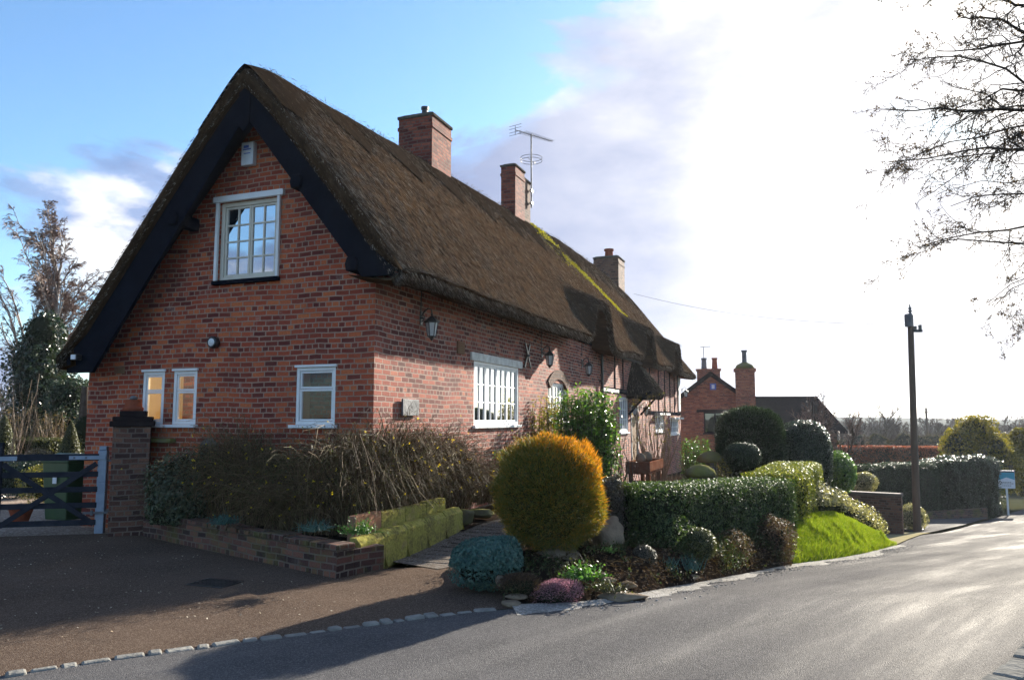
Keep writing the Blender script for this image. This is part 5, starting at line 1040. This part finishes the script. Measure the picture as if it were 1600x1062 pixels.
for i, (x, sc_, l_) in enumerate(((-.45, 1., 'round grey stone ball standing on the near end of the trough'), (.25, .85, 'round grey stone ball standing on the middle of the trough'))):
    t = thing('stone_ornament', l_, 'ornament', W(7.7 + x, -1.95, .56), HA); MB().lathe([(.09, 0), (.09, .06), (.05, .09), (.05, .14)], (0, 0, 0), 14).build('foot', M['rock'], t); MB().lathe([(0.001, .13), (.06, .145), (.10, .20), (.108, .25), (.09, .31), (.045, .35), (.001, .36)], (0, 0, 0), 16, cap=False).build('ball', M['rock'], t, smooth=True)

# ------------------------------------------------------------------ trees
def grow(r, base, trunk_dir, length, rad, levels, K=6, wob=.05):
    """levels: (children per branch, t0, angle, length factor, up bias, droop). Returns a list of (points, radii) per level"""
    s = np.linspace(0, 1, K)
    def make(B, D, Lg, R0, R1, droop):
        n = len(B); P = B[:, None] + D[:, None] * (s[None, :, None] * Lg[:, None, None]); P[..., 2] -= (s[None] ** 2) * (Lg * droop)[:, None]
        P[:, 1:] += np.cumsum(r.normal(size=(n, K - 1, 3)) * (Lg * wob)[:, None, None] * .6, 1); return P, R0[:, None] * (1 - s[None]) + R1[:, None] * s[None]
    D = np.asarray(trunk_dir, float); D = D / np.linalg.norm(D)
    out = [make(np.asarray([base], float), D[None], np.array([length]), np.array([rad]), np.array([rad * .25]), 0.)]; Ls = np.array([length])
    for c, t0, ang, lf, up, droop in levels:
        P, Rr = out[-1]; n = len(P); t = t0 + (1 - t0) * r.random((n, c)); x = t * (K - 1); i = np.clip(x.astype(int), 0, K - 2); f = (x - i)[..., None]; ii = np.arange(n)[:, None]
        B = (P[ii, i] * (1 - f) + P[ii, i + 1] * f).reshape(-1, 3); T = (P[ii, i + 1] - P[ii, i]).reshape(-1, 3); T /= np.linalg.norm(T, axis=1, keepdims=True) + 1e-9
        q = r.normal(size=T.shape); q -= T * (q * T).sum(1, keepdims=True); q /= np.linalg.norm(q, axis=1, keepdims=True) + 1e-9; a = ang * r.uniform(.6, 1.3, len(T))
        D = T * np.cos(a)[:, None] + q * np.sin(a)[:, None] + np.array([0, 0, up]); D /= np.linalg.norm(D, axis=1, keepdims=True)
        Lg = (np.repeat(Ls, c) * lf * (1.15 - .75 * t.ravel()) * r.uniform(.6, 1.25, len(T))); rr = (Rr[ii, i] * (1 - f[..., 0]) + Rr[ii, i + 1] * f[..., 0]).ravel() * .55
        out.append(make(B, D, Lg, np.maximum(rr, .0035), np.maximum(rr * .3, .0022), droop)); Ls = Lg
    return out
def bare_tree(name, label, c, length, rad, levels, seed, mat='bark', twig='twig_brown', lean=(0, 0, 1), group=None, minr=0.0, sides=5, K=6):
    r = np.random.default_rng(seed); t = thing(name, label, 'tree', c, 0, group); g = grow(r, (0, 0, 0), lean, length, rad, levels, K)
    MB().tubes(g[0][0], g[0][1], 9).build('trunk', M[mat], t, smooth=True); mb = MB(); lim = MB(); 
    lim.tubes(g[1][0], g[1][1], sides); lim.build('limbs', M[mat], t, smooth=True)
    for P, Rr in g[2:]: mb.tubes(P, np.maximum(Rr, minr), 3)
    mb.build('crown', M[twig], t); return t
# left side beyond the gate
bare_tree('birch_tree', 'tall bare birch with fine reddish twigs beyond the gate', at(58, 700, 30) * [1, 1, 0], 7.9, .15, [(44, .2, .6, .5, .4, .02), (10, .15, .5, .45, .15, .15), (8, .1, .42, .5, .05, .3), (6, .15, .42, .62, -.05, .5)], 101, 'birch', 'twig_brown', (.03, 0, 1), minr=.007)
def evergreen(name, label, c, blobs, mat, leaf, n, seed):
    t = thing(name, label, 'tree', c); r = np.random.default_rng(seed); mb, cb = MB(), bmesh.new()
    for k, (dx, dz, rx, rz_) in enumerate(blobs):
        d = sphere_dirs(n, r); f = lumps(d, seed + k, 26, .28, 18); P = d * np.array([rx, rx, rz_]) * (f * (1 - .4 * r.random(n) ** 1.3))[:, None] + [dx, r.normal() * .2, dz]; mb.leaves(P, d, leaf, .6, .8, r)
        bm = bmesh.new(); bmesh.ops.create_icosphere(bm, subdivisions=3, radius=1); me = bpy.data.meshes.new('x')
        for v in bm.verts: v.co = Vector((v.co.x * rx * .66 + dx, v.co.y * rx * .66, v.co.z * rz_ * .7 + dz))
        bm.to_mesh(me); bm.free(); cb.from_mesh(me); bpy.data.meshes.remove(me)
    mb.build('crown', M[mat], t); me = bpy.data.meshes.new('inner_core'); cb.to_mesh(me); cb.free(); me.materials.append(M['inside']); k = bpy.data.objects.new('inner_core', me); COL.objects.link(k); k.parent = t
    MB().tube([(0, 0, 0), (.02, 0, 1.2), (0, 0, 2.4)], [.16, .13, .08], 9).build('trunk', M['bark'], t, smooth=True); return t
evergreen('ivy_clad_tree', 'dark ivy clad evergreen tree left of the gable', at(58, 700, 24) * [1, 1, 0], [(-.1, 4.2, .62, .9), (-.25, 3.3, .9, 1.0), (.1, 2.5, 1.15, 1.0), (.35, 1.6, 1.2, .9), (-.3, 1.2, 1.1, .9)], 'dark_leaf', .11, 2600, 110)
evergreen('holly_tree', 'dark green bushy holly between the ivy clad tree and the gable', at(104, 700, 22.5) * [1, 1, 0], [(.0, 2.2, .75, .7), (.2, 1.4, .8, .8), (-.1, .8, .9, .7)], 'yew', .10, 2600, 120)
evergreen('laurel_tree', 'leafy green laurel at the gable edge behind the gate', at(118, 700, 19) * [1, 1, 0] + [.15, 0, 0], [(.1, 1.35, .42, .5), (.0, .7, .5, .55)], 'box_ball', .07, 2400, 130)
leafy('dry_shrub', 'tall dry straw coloured shrub beyond the gate', at(46, 700, 20.5) * [1, 1, 0], 1.9, 1.1, 120, 'reed', .12, 140, per=14, aspect=.16, stemmat='twig_tan', spread=.9, bare=.4)
leafy('bare_shrub', 'pale bare branching shrub at the left edge beyond the gate', at(8, 700, 18) * [1, 1, 0], 2.7, .9, 26, 'reed', .05, 141, per=2, stemmat='twig_tan', spread=.9, bare=.6)
def cone(label, px_, py0, py1, d_, wpx, mat, seed):
    a, b = at(px_, py0, d_), at(px_, py1, d_); h = a[2] - max(b[2], 0); w_ = wpx / FPX * d_ / 2; r = np.random.default_rng(seed); n = 9000; t = thing('topiary_cone', label, 'topiary', (a[0], a[1], 0)); z = r.random(n) ** 1.2; an = r.uniform(0, 6.283, n)
    rd = w_ * (1 - z ** 1.7) ** .75 * (1 - .12 * r.random(n)); P = np.stack([rd * np.cos(an), rd * np.sin(an), z * a[2]], 1); MB().leaves(P, np.stack([np.cos(an), np.sin(an), .4 + 0 * an], 1), .035, .5, .6, r).build('crown', M[mat], t)
    zz = np.linspace(0, .97, 12); MB().lathe([(w_ * (1 - q ** 1.7) ** .75 * .86, q * a[2]) for q in zz], (0, 0, 0), 18).build('inner_core', M['inside'], t, smooth=True)
cone('clipped green cone topiary at the left edge beyond the gate', 8, 648, 705, 19.0, 46, 'box_ball', 150)
cone('clipped green cone topiary beside the gable beyond the gate', 112, 658, 712, 17.5, 42, 'box_ball', 151)
hedge('box_hedge', 'low clipped hedge between the two topiary cones', 'hedge', [at(22, 700, 20.5), at(92, 700, 20.0)], .3, [0, 0], [1.12, 1.12], M['box_ball'], None, 7000, .045, 152, .12, .2)
bush('low_shrub', 'round pale leaved shrub in front of the low box hedge', 'shrub', at(62, 700, 18.6) * [1, 1, 0] + [0, 0, .45], (.42, .4, .48), M['box_grey'], 4500, .04, 2., 153, .15, .3)
bush('low_shrub', 'yellow green low bush just behind the gate beside the bin', 'shrub', at(72, 740, 15) * [1, 1, 0] + [0, 0, .35], (.5, .4, .4), M['yel_leaf'], 2600, .05, 2., 154, .25, .4)
bush('low_shrub', 'dark low bush behind the gate at the foot of the topiary', 'shrub', at(40, 730, 16) * [1, 1, 0] + [0, 0, .4], (.8, .4, .42), M['dark_leaf'], 4000, .05, 2., 155, .25, .4)
sh = thing('garden_shed', 'dark tiled lean-to roof peeping out beside the gable', 'shed', W(4.2, 6.3, 0), HA)
MB().box((-1.2, -1.0, -.1), (1.2, 1.0, 1.9)).build('wall', M['brick_dark'], sh, box_uv=True); MB().prism([(-1.2, 2.35), (1.35, 1.9), (1.35, 2.0), (-1.2, 2.46)], -1.4, 1.4, 0).build('roof', M['dark_tile'], sh)
# the overhanging tree on the near verge
def overhang():
    base = np.array([9.9, 10.2, float(road_z(10.2)) - .1]); t = thing('roadside_tree', 'bare thorny tree leaning over the road with ivy on its stem', 'tree', base); r = np.random.default_rng(160); o = base
    tr = np.array([base, base + [-.35, 0, 1.6], base + [-1.0, -.1, 3.2], base + [-1.75, -.2, 4.9], base + [-2.25, -.2, 6.6], base + [-2.3, -.1, 8.2]]); tr = resample(tr, 16); trr = np.linspace(.26, .10, 16)
    MB().tube(tr - o, trr, 12).build('trunk', M['bark'], t, smooth=True)
    ends = [(1405, -40, 9.2), (1450, 62, 9.6), (1418, 118, 9.0), (1470, 150, 10.2), (1400, 196, 9.4), (1385, 285, 9.2), (1420, 300, 9.9), (1432, 372, 9.4), (1490, 392, 9.0), (1530, 455, 9.6), (1560, 540, 9.2), (1520, 20, 8.8), (1540, 470, 10.4), (1450, 245, 10.4), (1500, 330, 8.8), (1480, -70, 9.6), (1500, 250, 9.9), (1490, 180, 9.2)]
    K = 8; s = np.linspace(0, 1, K); P0s = []
    for e in ends:
        E_ = at(*e); st = tr[np.clip(int(np.interp(E_[2] + .9, [2, 8.5], [5, 15])), 4, 15)]; m = (st + E_) / 2 + [0, 0, .35]; q = ((1 - s) ** 2)[:, None] * st + (2 * s * (1 - s))[:, None] * m + (s ** 2)[:, None] * E_
        q[1:] += np.cumsum(r.normal(size=(K - 1, 3)) * .055, 0); P0s.append(q)
    P = np.array(P0s); L0 = np.linalg.norm(P[:, -1] - P[:, 0], axis=1); Rr = np.linspace(.026, .005, K)[None] * r.uniform(.6, 1.2, (len(P), 1)); MB().tubes(P - o, Rr, 6).build('limbs', M['bark'], t, smooth=True)
    mb = MB(); Ls = L0; cur, cr = P, Rr; Kc = K; tips = []
    for c, t0, ang, lf, dr, KK in ((17, .12, .7, .30, .12, 6), (7, .1, .75, .42, .12, 5), (4, .1, .8, .5, .1, 4)):
        n = len(cur); tt = t0 + (1 - t0) * r.random((n, c)); x = tt * (Kc - 1); i = np.clip(x.astype(int), 0, Kc - 2); f = (x - i)[..., None]; ii = np.arange(n)[:, None]
        B = (cur[ii, i] * (1 - f) + cur[ii, i + 1] * f).reshape(-1, 3); T = (cur[ii, i + 1] - cur[ii, i]).reshape(-1, 3); T /= np.linalg.norm(T, axis=1, keepdims=True) + 1e-9
        q = r.normal(size=T.shape); q -= T * (q * T).sum(1, keepdims=True); q /= np.linalg.norm(q, axis=1, keepdims=True); a = ang * r.uniform(.5, 1.4, len(T)); D = T * np.cos(a)[:, None] + q * np.sin(a)[:, None]
        Lg = np.repeat(Ls, c) * lf * r.uniform(.5, 1.2, len(T)) * (1.1 - .5 * tt.ravel()); rr = np.maximum((cr[ii, i] * .55).ravel(), .0032); s2 = np.linspace(0, 1, KK)
        Q = B[:, None] + D[:, None] * (s2[None, :, None] * Lg[:, None, None]); Q[..., 2] -= s2[None] ** 2 * (Lg * dr)[:, None]; Q[:, 1:] += np.cumsum(r.normal(size=(len(B), KK - 1, 3)) * (Lg * .07)[:, None, None], 1)
        R2 = rr[:, None] * (1 - .6 * s2[None]); mb.tubes(Q - o, R2, 3); cur, cr, Ls, Kc = Q, R2, Lg, KK; tips.append(Q.reshape(-1, 3))
    mb.build('crown', M['bark'], t); bp = np.concatenate(tips[1:]); bp = bp[r.random(len(bp)) < .25]
    MB().leaves(bp - o + r.normal(size=bp.shape) * .01, sphere_dirs(len(bp), r), .026, .7, .8, r).build('buds', M['purple_leaf'], t)
    n = 16000; k = r.random(n) * 14; i = k.astype(int); f = (k - i)[:, None]; c = tr[i] * (1 - f) + tr[i + 1] * f; d = sphere_dirs(n, r); rad = np.interp(k, [0, 5, 9, 11, 13, 15], [.35, .45, .5, .6, .55, .4]) * (1 + .5 * vnoise(k * 1.7, d[:, 0] * 2 + 5, 161))
    MB().leaves(c + d * (rad * (1 - .45 * r.random(n)))[:, None] - o, d, .075, .8, .7, r).build('ivy_leaves', M['dark_leaf'], t)
overhang()
# ------------------------------------------------------------------ beyond the lawn: pole, walls, hedges, sign, houses
pb = at(1433, 828, 24.3); pt_ = at(1424, 492, 24.3); po = thing('utility_pole', 'tall dark wooden utility pole carrying a transformer at its top', 'pole', (pb[0], pb[1], pb[2]))
top = pt_ - pb; top[0] *= .8
MB().tube([(0, 0, -.3), tuple(top * .5), tuple(top)], [.115, .10, .085], 12).build('shaft', M['pole_wood'], po, smooth=True)
tb = MB(); tb.lathe([(.001, -.62), (.12, -.60), (.12, -.24), (.10, -.20), (.001, -.19)], tuple(top + [-.09, -.06, .22]), 14, cap=False); tb.build('transformer', M['slate'], po, smooth=False)
MB().lathe([(.03, 0), (.06, .04), (.03, .08), (.07, .12), (.03, .17), (.06, .21), (.02, .27), (.02, .34)], tuple(top + [0, 0, 0]), 10).build('insulator', M['slate'], po)
MB().box((-.05, -.05, -.55), (.34, .05, -.47), Matrix.Translation(Vector(top))).box((.26, -.05, -.47), (.32, .05, -.32), Matrix.Translation(Vector(top))).box((.1, -.05, -.47), (.16, .05, -.36), Matrix.Translation(Vector(top))).build('cross_arm', M['black_metal'], po)
def wall_thing(name, label, p, q, th, z0, z1, mat, cap=None, cat='wall'):
    o = (p[0], p[1], 0); t = thing(name, label, cat, o); d = np.array([q[0] - p[0], q[1] - p[1]]); ln = float(np.linalg.norm(d)); t.rotation_euler = (0, 0, math.atan2(d[1], d[0]))
    MB().box((0, 0, z0), (ln, th, z1)).build('brickwork', mat, t, box_uv=True)
    if cap: MB().box((-.03, -.03, z1 + .002), (ln + .03, th + .03, z1 + .09)).build('coping', cap, t, bevel=.015)
    return t
q = at(1408, 775, 22.3); p = at(1215, 763, 24.2); wall_thing('garden_wall', 'plain red brick garden wall ending beside the pole', p, q, .24, -2.4, float(q[2]) - .02, M['brick_brown'], M['brick_brown'])
p, q = at(1446, 800, 31), at(1543, 800, 32.5); wall_thing('low_wall', 'low dark brick wall in front of the far clipped hedge', p, q, .22, -3.2, float(at(1490, 797, 31.7)[2]), M['brick_dark'])
z = lambda px_, py_, d_: float(at(px_, py_, d_)[2])
hedge('clipped_hedge', 'dark flat clipped yew hedge behind the pole', 'hedge', [at(1338, 750, 31.5), at(1400, 750, 32), at(1452, 750, 33)], .7, [z(1338, 820, 31.5)] * 3, [z(1338, 727, 31.5), z(1400, 723, 32), z(1450, 722, 33)], M['yew'], None, 16000, .06, 170, .08, .5, spikes=3000)
hedge('holly_hedge', 'tall glossy dark holly hedge by the sale board', 'hedge', [at(1448, 750, 33.2), at(1505, 750, 34), at(1536, 750, 35.2)], .95, [z(1450, 815, 33), z(1510, 812, 34), z(1550, 808, 35.5)], [z(1450, 722, 33), z(1510, 712, 34), z(1550, 716, 35.5)], M['dark_leaf'], None, 17000, .075, 171, .22, .7)
hedge('beech_hedge', 'rust red beech hedge running across behind the pole', 'hedge', [at(1290, 715, 49), at(1380, 715, 47), at(1475, 715, 47)], .6, [z(1380, 750, 47)] * 3, [z(1290, 696, 49), z(1380, 696, 47), z(1475, 697, 47)], M['beech'], None, 20000, .09, 172, .06, .5)
def conifer(name, label, px_, py0, py1, d_, wpx, mat, seed, n=2600, leaf=.14):
    a, b = at(px_, py0, d_), at(px_, py1, d_); h = a[2] - b[2]; w_ = wpx / FPX * d_ / 2
    return evergreen(name, label, (a[0], a[1], b[2]), [(0, h * .80, w_ * .42, h * .22), (-w_ * .38, h * .58, w_ * .45, h * .30), (w_ * .40, h * .55, w_ * .48, h * .28), (-w_ * .58, h * .28, w_ * .42, h * .28), (w_ * .62, h * .28, w_ * .42, h * .30), (0, h * .35, w_ * .6, h * .35)], mat, leaf, n, seed)
conifer('golden_conifer', 'broad yellow green conifer behind the holly hedge', 1520, 648, 770, 41, 130, 'gold_far', 180)
conifer('golden_conifer', 'darker yellow conifer at the right edge by the road bend', 1592, 668, 775, 43, 70, 'gold_far', 181)
sg = thing('sale_board', 'teal and white estate board on a white post by the lane', 'sign', at(1575, 797, 34.0), R(-12))
MB().box((-.035, -.03, -.2), (.035, .03, 1.0)).build('post', M['white_paint'], sg); MB().box((-.33, -.055, .95), (.33, -.032, 1.72)).build('board', M['bell_white'], sg)
pnl = MB().prism([(-.32, 1.30), (0, 1.42), (.32, 1.32), (.32, 1.63), (-.32, 1.63)], -.060, -.0555, 1); pnl.build('print', M['teal_print'], sg); MB().box((-.32, -.060, 1.635), (.32, -.0556, 1.71)).build('header', M['dark_print'], sg)
tx = MB()
for zz, w_ in ((1.20, .22), (1.14, .26), (1.05, .18)):
    x = -w_
    while x < w_ - .03: l = .04 + .03 * random.random(); tx.box((x, -.060, zz), (x + l, -.0557, zz + .03)); x += l + .018
tx.build('lettering', M['slate'], sg)
hp_ = at(1447, 640, 75); fp = thing('utility_pole', 'distant slim wooden pole standing above the bare wood', 'pole', (hp_[0], hp_[1], hp_[2] - 6.5)); MB().tube([(0, 0, 0), (0, 0, 6.7)], [.14, .10], 8).build('shaft', M['pole_wood'], fp); MB().box((-.35, -.05, 6.2), (.35, .05, 6.3)).build('cross_arm', M['pole_wood'], fp)
# second house
h0 = at(1112, 655, 39); H2 = thing('brick_house', 'orange brick house with plain gable and tall side chimney', 'house', (h0[0], h0[1], 0), R(-14))
def h2z(py): return float(at(1112, py, 39)[2])
hw = 40 / FPX * 39 * 1.03; apex, eav, gb = h2z(583), h2z(614), -4.0
wb = MB(); win = (-.38, .72, h2z(676), h2z(644)); us = [-hw * 1.3, 0, hw]
topf = lambda u: apex - .12 - (apex - eav) * abs(u) / hw
wall_panel(wb, lambda u, zz, d: (u, d, zz), us + [hw * 1.9], lambda u: topf(u) if u < hw + .01 else eav - 1.3, [win], z0=gb); wb.box((hw * 1.9 - .1, .01, gb), (hw * 1.9, 1.2, eav - 1.4)); wb.box((-hw * 1.3, .01, gb), (-hw * 1.3 + .1, 9, topf(-hw * 1.3))); wb.build('wall', M['brick_far'], H2, box_uv=True)
def slope(a, b, th=.1): return [(a[0], a[1]), (b[0], b[1]), (b[0], b[1] + th), (a[0], a[1] + th)]
e1 = (-hw * 1.36, apex - (apex - eav) * 1.36); e2 = (hw * 1.06, apex - (apex - eav) * 1.06)
r_ = MB(); r_.prism(slope(e1, (0, apex)), -.2, 8, 1); r_.prism(slope((0, apex), e2), -.2, 8, 1); rf2 = r_.build('roof', M['dark_tile'], H2)
for a, b in ((e1, (0, apex)), ((0, apex), e2)): MB().prism(slope((a[0], a[1] - .16), (b[0], b[1] - .16), .15), -.26, -.203, 1).build('verge_board', M['dark_tile'], H2)
f = MB(); f.box((win[0], .03, win[2]), (win[1], .08, win[2] + .06)).box((win[0], .03, win[3] - .06), (win[1], .08, win[3])).box((win[0], .03, win[2] + .06), (win[0] + .07, .08, win[3] - .06)).box((win[1] - .07, .03, win[2] + .06), (win[1], .08, win[3] - .06)).box((.13, .03, win[2] + .06), (.21, .08, win[3] - .06)); wn = f.build('window', M['black_paint'], H2)
MB().box((win[0] + .07, .05, win[2] + .06), (win[1] - .07, .06, win[3] - .06)).build('pane', M['glass_far'], wn); MB().box((win[0] + .1, .15, win[2] + .06), (win[0] + .3, .2, win[3] - .06)).build('curtain', M['cream_paint'], wn)
MB().box((win[0] - .35, -.05, win[3] + .003), (win[1] + .25, .06, win[3] + .14)).build('lintel', M['dark_tile'], wn); MB().box((win[0] - .06, -.05, win[2] - .07), (win[1] + .06, .06, win[2] - .003)).build('sill', M['dark_tile'], wn)
cx_ = (1163 - 1112) / FPX * 39; ct = h2z(582)
sx = MB().box((cx_ - .46, -.5, gb), (cx_ + .46, .0 - .003, ct)); sx.box((cx_ - .53, -.56, ct), (cx_ + .53, .06, ct + .16)); c2_ = sx.build('chimney', M['brick_far'], H2, box_uv=True)
MB().lathe([(.48, 0), (.38, .18), (.15, .30), (.11, .32)], (cx_, -.25, ct + .163), 12).build('chimney_cap', M['mossrock'], c2_, smooth=True); MB().lathe([(.12, .3), (.11, .82), (.15, .84), (.15, .92), (.08, .92)], (cx_, -.25, ct + .163), 12).build('chimney_pot', M['slate'], c2_)
st2 = MB().box((-.7, 3.4, apex - .5), (.55, 4.1, apex + .35)); st2.box((-.76, 3.35, apex + .35), (.61, 4.15, apex + .45)); c3_ = st2.build('chimney', M['brick_far'], rf2, box_uv=True)
for x, mt in ((-.3, 'slate'), (.27, 'terracotta')): MB().lathe([(.16, 0), (.13, .5), (.16, .55), (.16, .62), (.1, .62)], (x, 3.75, apex + .45), 12).build('chimney_pot', M[mt], c3_)
ab = thing('alarm_box', 'blue alarm box high on the far house gable', 'alarm', (h0[0] + .1, h0[1] - .05, h2z(604)), R(-14)); MB().box((-.15, -.1, -.16), (.15, 0, .16)).build('alarm_case', M['blue_print'], ab, bevel=.02); MB().box((-.07, -.107, -.1), (.07, -.1005, .1)).build('print', M['bell_white'], ab)
ae2 = thing('tv_aerial', 'thin aerial on a tall mast above the far house roof', 'aerial', at(1100, 579, 43.5)); MB().tube([(0, 0, -.4), (0, 0, 1.35)], .02, 5).build('mast', M['alu'], ae2); a2 = MB().tube([(-.2, 0, 1.35), (.42, 0, 1.38)], .015, 4)
for i in range(6): a2.tube([(-.1 + i * .09, -.15, 1.36), (-.1 + i * .09, .15, 1.36)], .008, 3)
a2.build('boom', M['alu'], ae2)
b0 = at(1180, 655, 44); BN = thing('dark_roofed_barn', 'low building with a long plain dark roof right of the house', 'barn', (b0[0], b0[1], 0), R(-6)); bz = lambda py: float(at(1230, py, 44)[2])
L2 = (1283 - 1178) / FPX * 44; MB().box((-.5, 0, -4), (L2 + .6, 4, bz(672))).build('wall', M['brick_dark'], BN, box_uv=True)
rm_ = MB(); rz1, ez = bz(620), bz(676); rm_.add([(-1.5, -.9, ez), (L2 + 1.0, -.9, ez), (L2, 1.3, rz1), (-1.5, 1.3, rz1), (L2 + 1.0, 4.5, ez), (-1.5, 4.5, ez)], [(0, 1, 2, 3), (3, 2, 4, 5)], [(1, 4, 2)]); rm_.build('roof', M['dark_tile'], BN)
MB().box((-1.5, 1.23, rz1 - .03), (L2, 1.37, rz1 + .07)).build('ridge_tiles', M['dark_tile'], BN, bevel=.02)
# trees beyond
LV = [(14, .3, .7, .5, .2, .0), (7, .2, .6, .5, .1, .05), (5, .15, .6, .5, .05, .1)]
bare_tree('bare_tree', 'large bare tree standing alone above the far wood', (*at(1383, 700, 88)[:2], -5.2), 7.2, .34, [(13, .35, .75, .62, .25, 0), (7, .2, .6, .5, .15, 0), (6, .15, .6, .5, .1, .05)], 201, twig='bark', minr=.022)
bare_tree('bare_tree', 'small bare tree in front of the barn roof', (*at(1272, 700, 30)[:2], -1.6), 3.6, .07, LV, 202, minr=.006, lean=(-.1, 0, 1))
bare_tree('bare_tree', 'slender bare tree between the barn and the red hedge', (*at(1295, 700, 26)[:2], -1.4), 3.0, .06, LV, 203, minr=.006, lean=(.25, 0, 1))
bare_tree('bare_tree', 'bare young tree rising behind the clipped holly against the barn roof', (*at(1262, 700, 33)[:2], -1.8), 4.2, .06, LV, 204, minr=.007, lean=(.06, 0, 1))
bare_tree('bare_tree', 'bare spreading tree just left of the lone large tree', (*at(1335, 700, 70)[:2], -4.6), 5.2, .16, LV, 205, minr=.015)
bare_tree('bare_tree', 'bare tree at the far right above the road bend', (*at(1600, 700, 80)[:2], -5.0), 6.5, .2, LV, 206, minr=.018)
def far_woods():
    r = np.random.default_rng(210); mb = MB()
    for k in range(250):
        px_ = r.uniform(1150, 1640) if k < 205 else r.uniform(-60, 260); d_ = r.uniform(75, 190); b = at(px_, 655, d_); zb = float(base_z(b[0], b[1])); hgt = (5.2 + r.random() * 3.2) * (d_ / 110) ** .35
        hgt = min(hgt, 1.6 + (655 - r.uniform(636, 654)) / FPX * d_ - zb) if k < 205 else hgt
        if hgt < 1.5: hgt = 1.5
        g = grow(r, (b[0], b[1], zb), (r.normal() * .1, 0, 1), hgt * .8, .12, [(9, .15, .8, .5, .2, 0), (7, .15, .7, .55, .1, 0), (4, .1, .7, .6, 0, .1)], 4)
        for i, (P, Rr) in enumerate(g): mb.tubes(P, np.maximum(Rr, .03 if i < 3 else .022), 3)
    tag(mb.build('far_woods', M['far_twigs']), 'distant grey brown bare woodland along the skyline', 'woodland', kind='stuff')
M['far_twigs'] = plain('far_twigs', (.07, .055, .048), (.11, .085, .07), .3, .9)
far_woods()
M['far_leaf'] = foliage('far_hedge_twigs', [(.05, .045, .03), (.08, .065, .045), (.11, .09, .065)], .2, .95, 0.)
hedge('field_hedge', 'dim far field hedge under the skyline', 'hedge', [at(1180, 655, 70), at(1400, 655, 72), at(1640, 655, 70)], 1.5, [-6, -6, -6], [z(1180, 684, 70), z(1400, 686, 72), z(1640, 686, 70)], M['far_leaf'], None, 26000, .18, 175, .6, 1.)

a, b = W(23.6, 1.6, 6.95), pb + top + np.array([0, 0, -.3]); u = np.linspace(0, 1, 24)[:, None]; cb = a * (1 - u) + b * u; cb[:, 2] -= 4 * .35 * (u * (1 - u))[:, 0]
tag(MB().tube(cb, .006, 5).build('overhead_cable', M['black_metal']), 'thin overhead cable from the cottage roof to the utility pole', 'cable')

# ------------------------------------------------------------------ the air: far things fade a little into the light
hz = MB().box((-1300, -700, -16), (1300, 2200, 40)); hm_ = bpy.data.materials.new('thin_haze'); hm_.use_nodes = True; nt = hm_.node_tree; nt.nodes.clear()
ho = nd(nt, 'ShaderNodeOutputMaterial'); pv = nd(nt, 'ShaderNodeVolumePrincipled', {'Color': (.85, .9, 1, 1), 'Density': .0003, 'Anisotropy': .3}); nt.links.new(pv.outputs[0], ho.inputs['Volume'])
tag(hz.build('haze', hm_), 'thin pale haze in the air over the fields', 'haze', kind='stuff')

def bed_cover():
    r = np.random.default_rng(300); A = zed(smooth_line(np.array(EDGE), 60, 1)); B = resample(np.array(BANK), 60); n = 15000; i = r.integers(0, 60, n); t = r.uniform(.05, .95, n)
    P = A[i] * (1 - t[:, None]) + B[i] * t[:, None] + r.normal(size=(n, 3)) * [.06, .06, 0]; P[:, 2] += .16 * np.sin(math.pi * t) ** .8 + .02
    cl = fbm(P[:, 0] * 3.1 + 30, P[:, 1] * 3.1 + 30, 301, 3); g = cl > .02; up = np.tile([0, 0, 1.], (n, 1))
    mb = MB().leaves(P[g] + np.stack([0 * cl[g], 0 * cl[g], r.random(g.sum()) * np.clip(cl[g], 0, .5) * .28], 1), up[g], .034, .55, .8, r)
    mb.blades(P[g][::3], r.normal(size=(len(P[g][::3]), 3)) * .5 + [0, 0, 1], r.uniform(.04, .14, len(P[g][::3])), .003, r)
    tag(mb.build('ground_cover', M['cover']), 'dark straggling ground cover over the soil of the roadside bed', 'ground cover', kind='stuff')
    d = ~g & (r.random(n) < .45); mb = MB().leaves(P[d] - [0, 0, .0], up[d], .035, .6, .4, r).blades(P[d][::4], r.normal(size=(len(P[d][::4]), 3)) * [1, 1, .25], r.uniform(.05, .2, len(P[d][::4])), .0025, r)
    tag(mb.build('leaf_litter', M['bed_litter']), 'brown fallen leaves and twigs on the soil of the roadside bed', 'leaf litter', kind='stuff')
M['cover'] = foliage('low_cover_leaves', [(.015, .03, .012), (.035, .06, .02), (.07, .075, .03), (.06, .04, .025)], .25, .6, .2)
M['bed_litter'] = foliage('brown_fallen_leaves', [(.035, .022, .014), (.08, .05, .03), (.14, .10, .06)], .1, .9, 0.)
bed_cover()
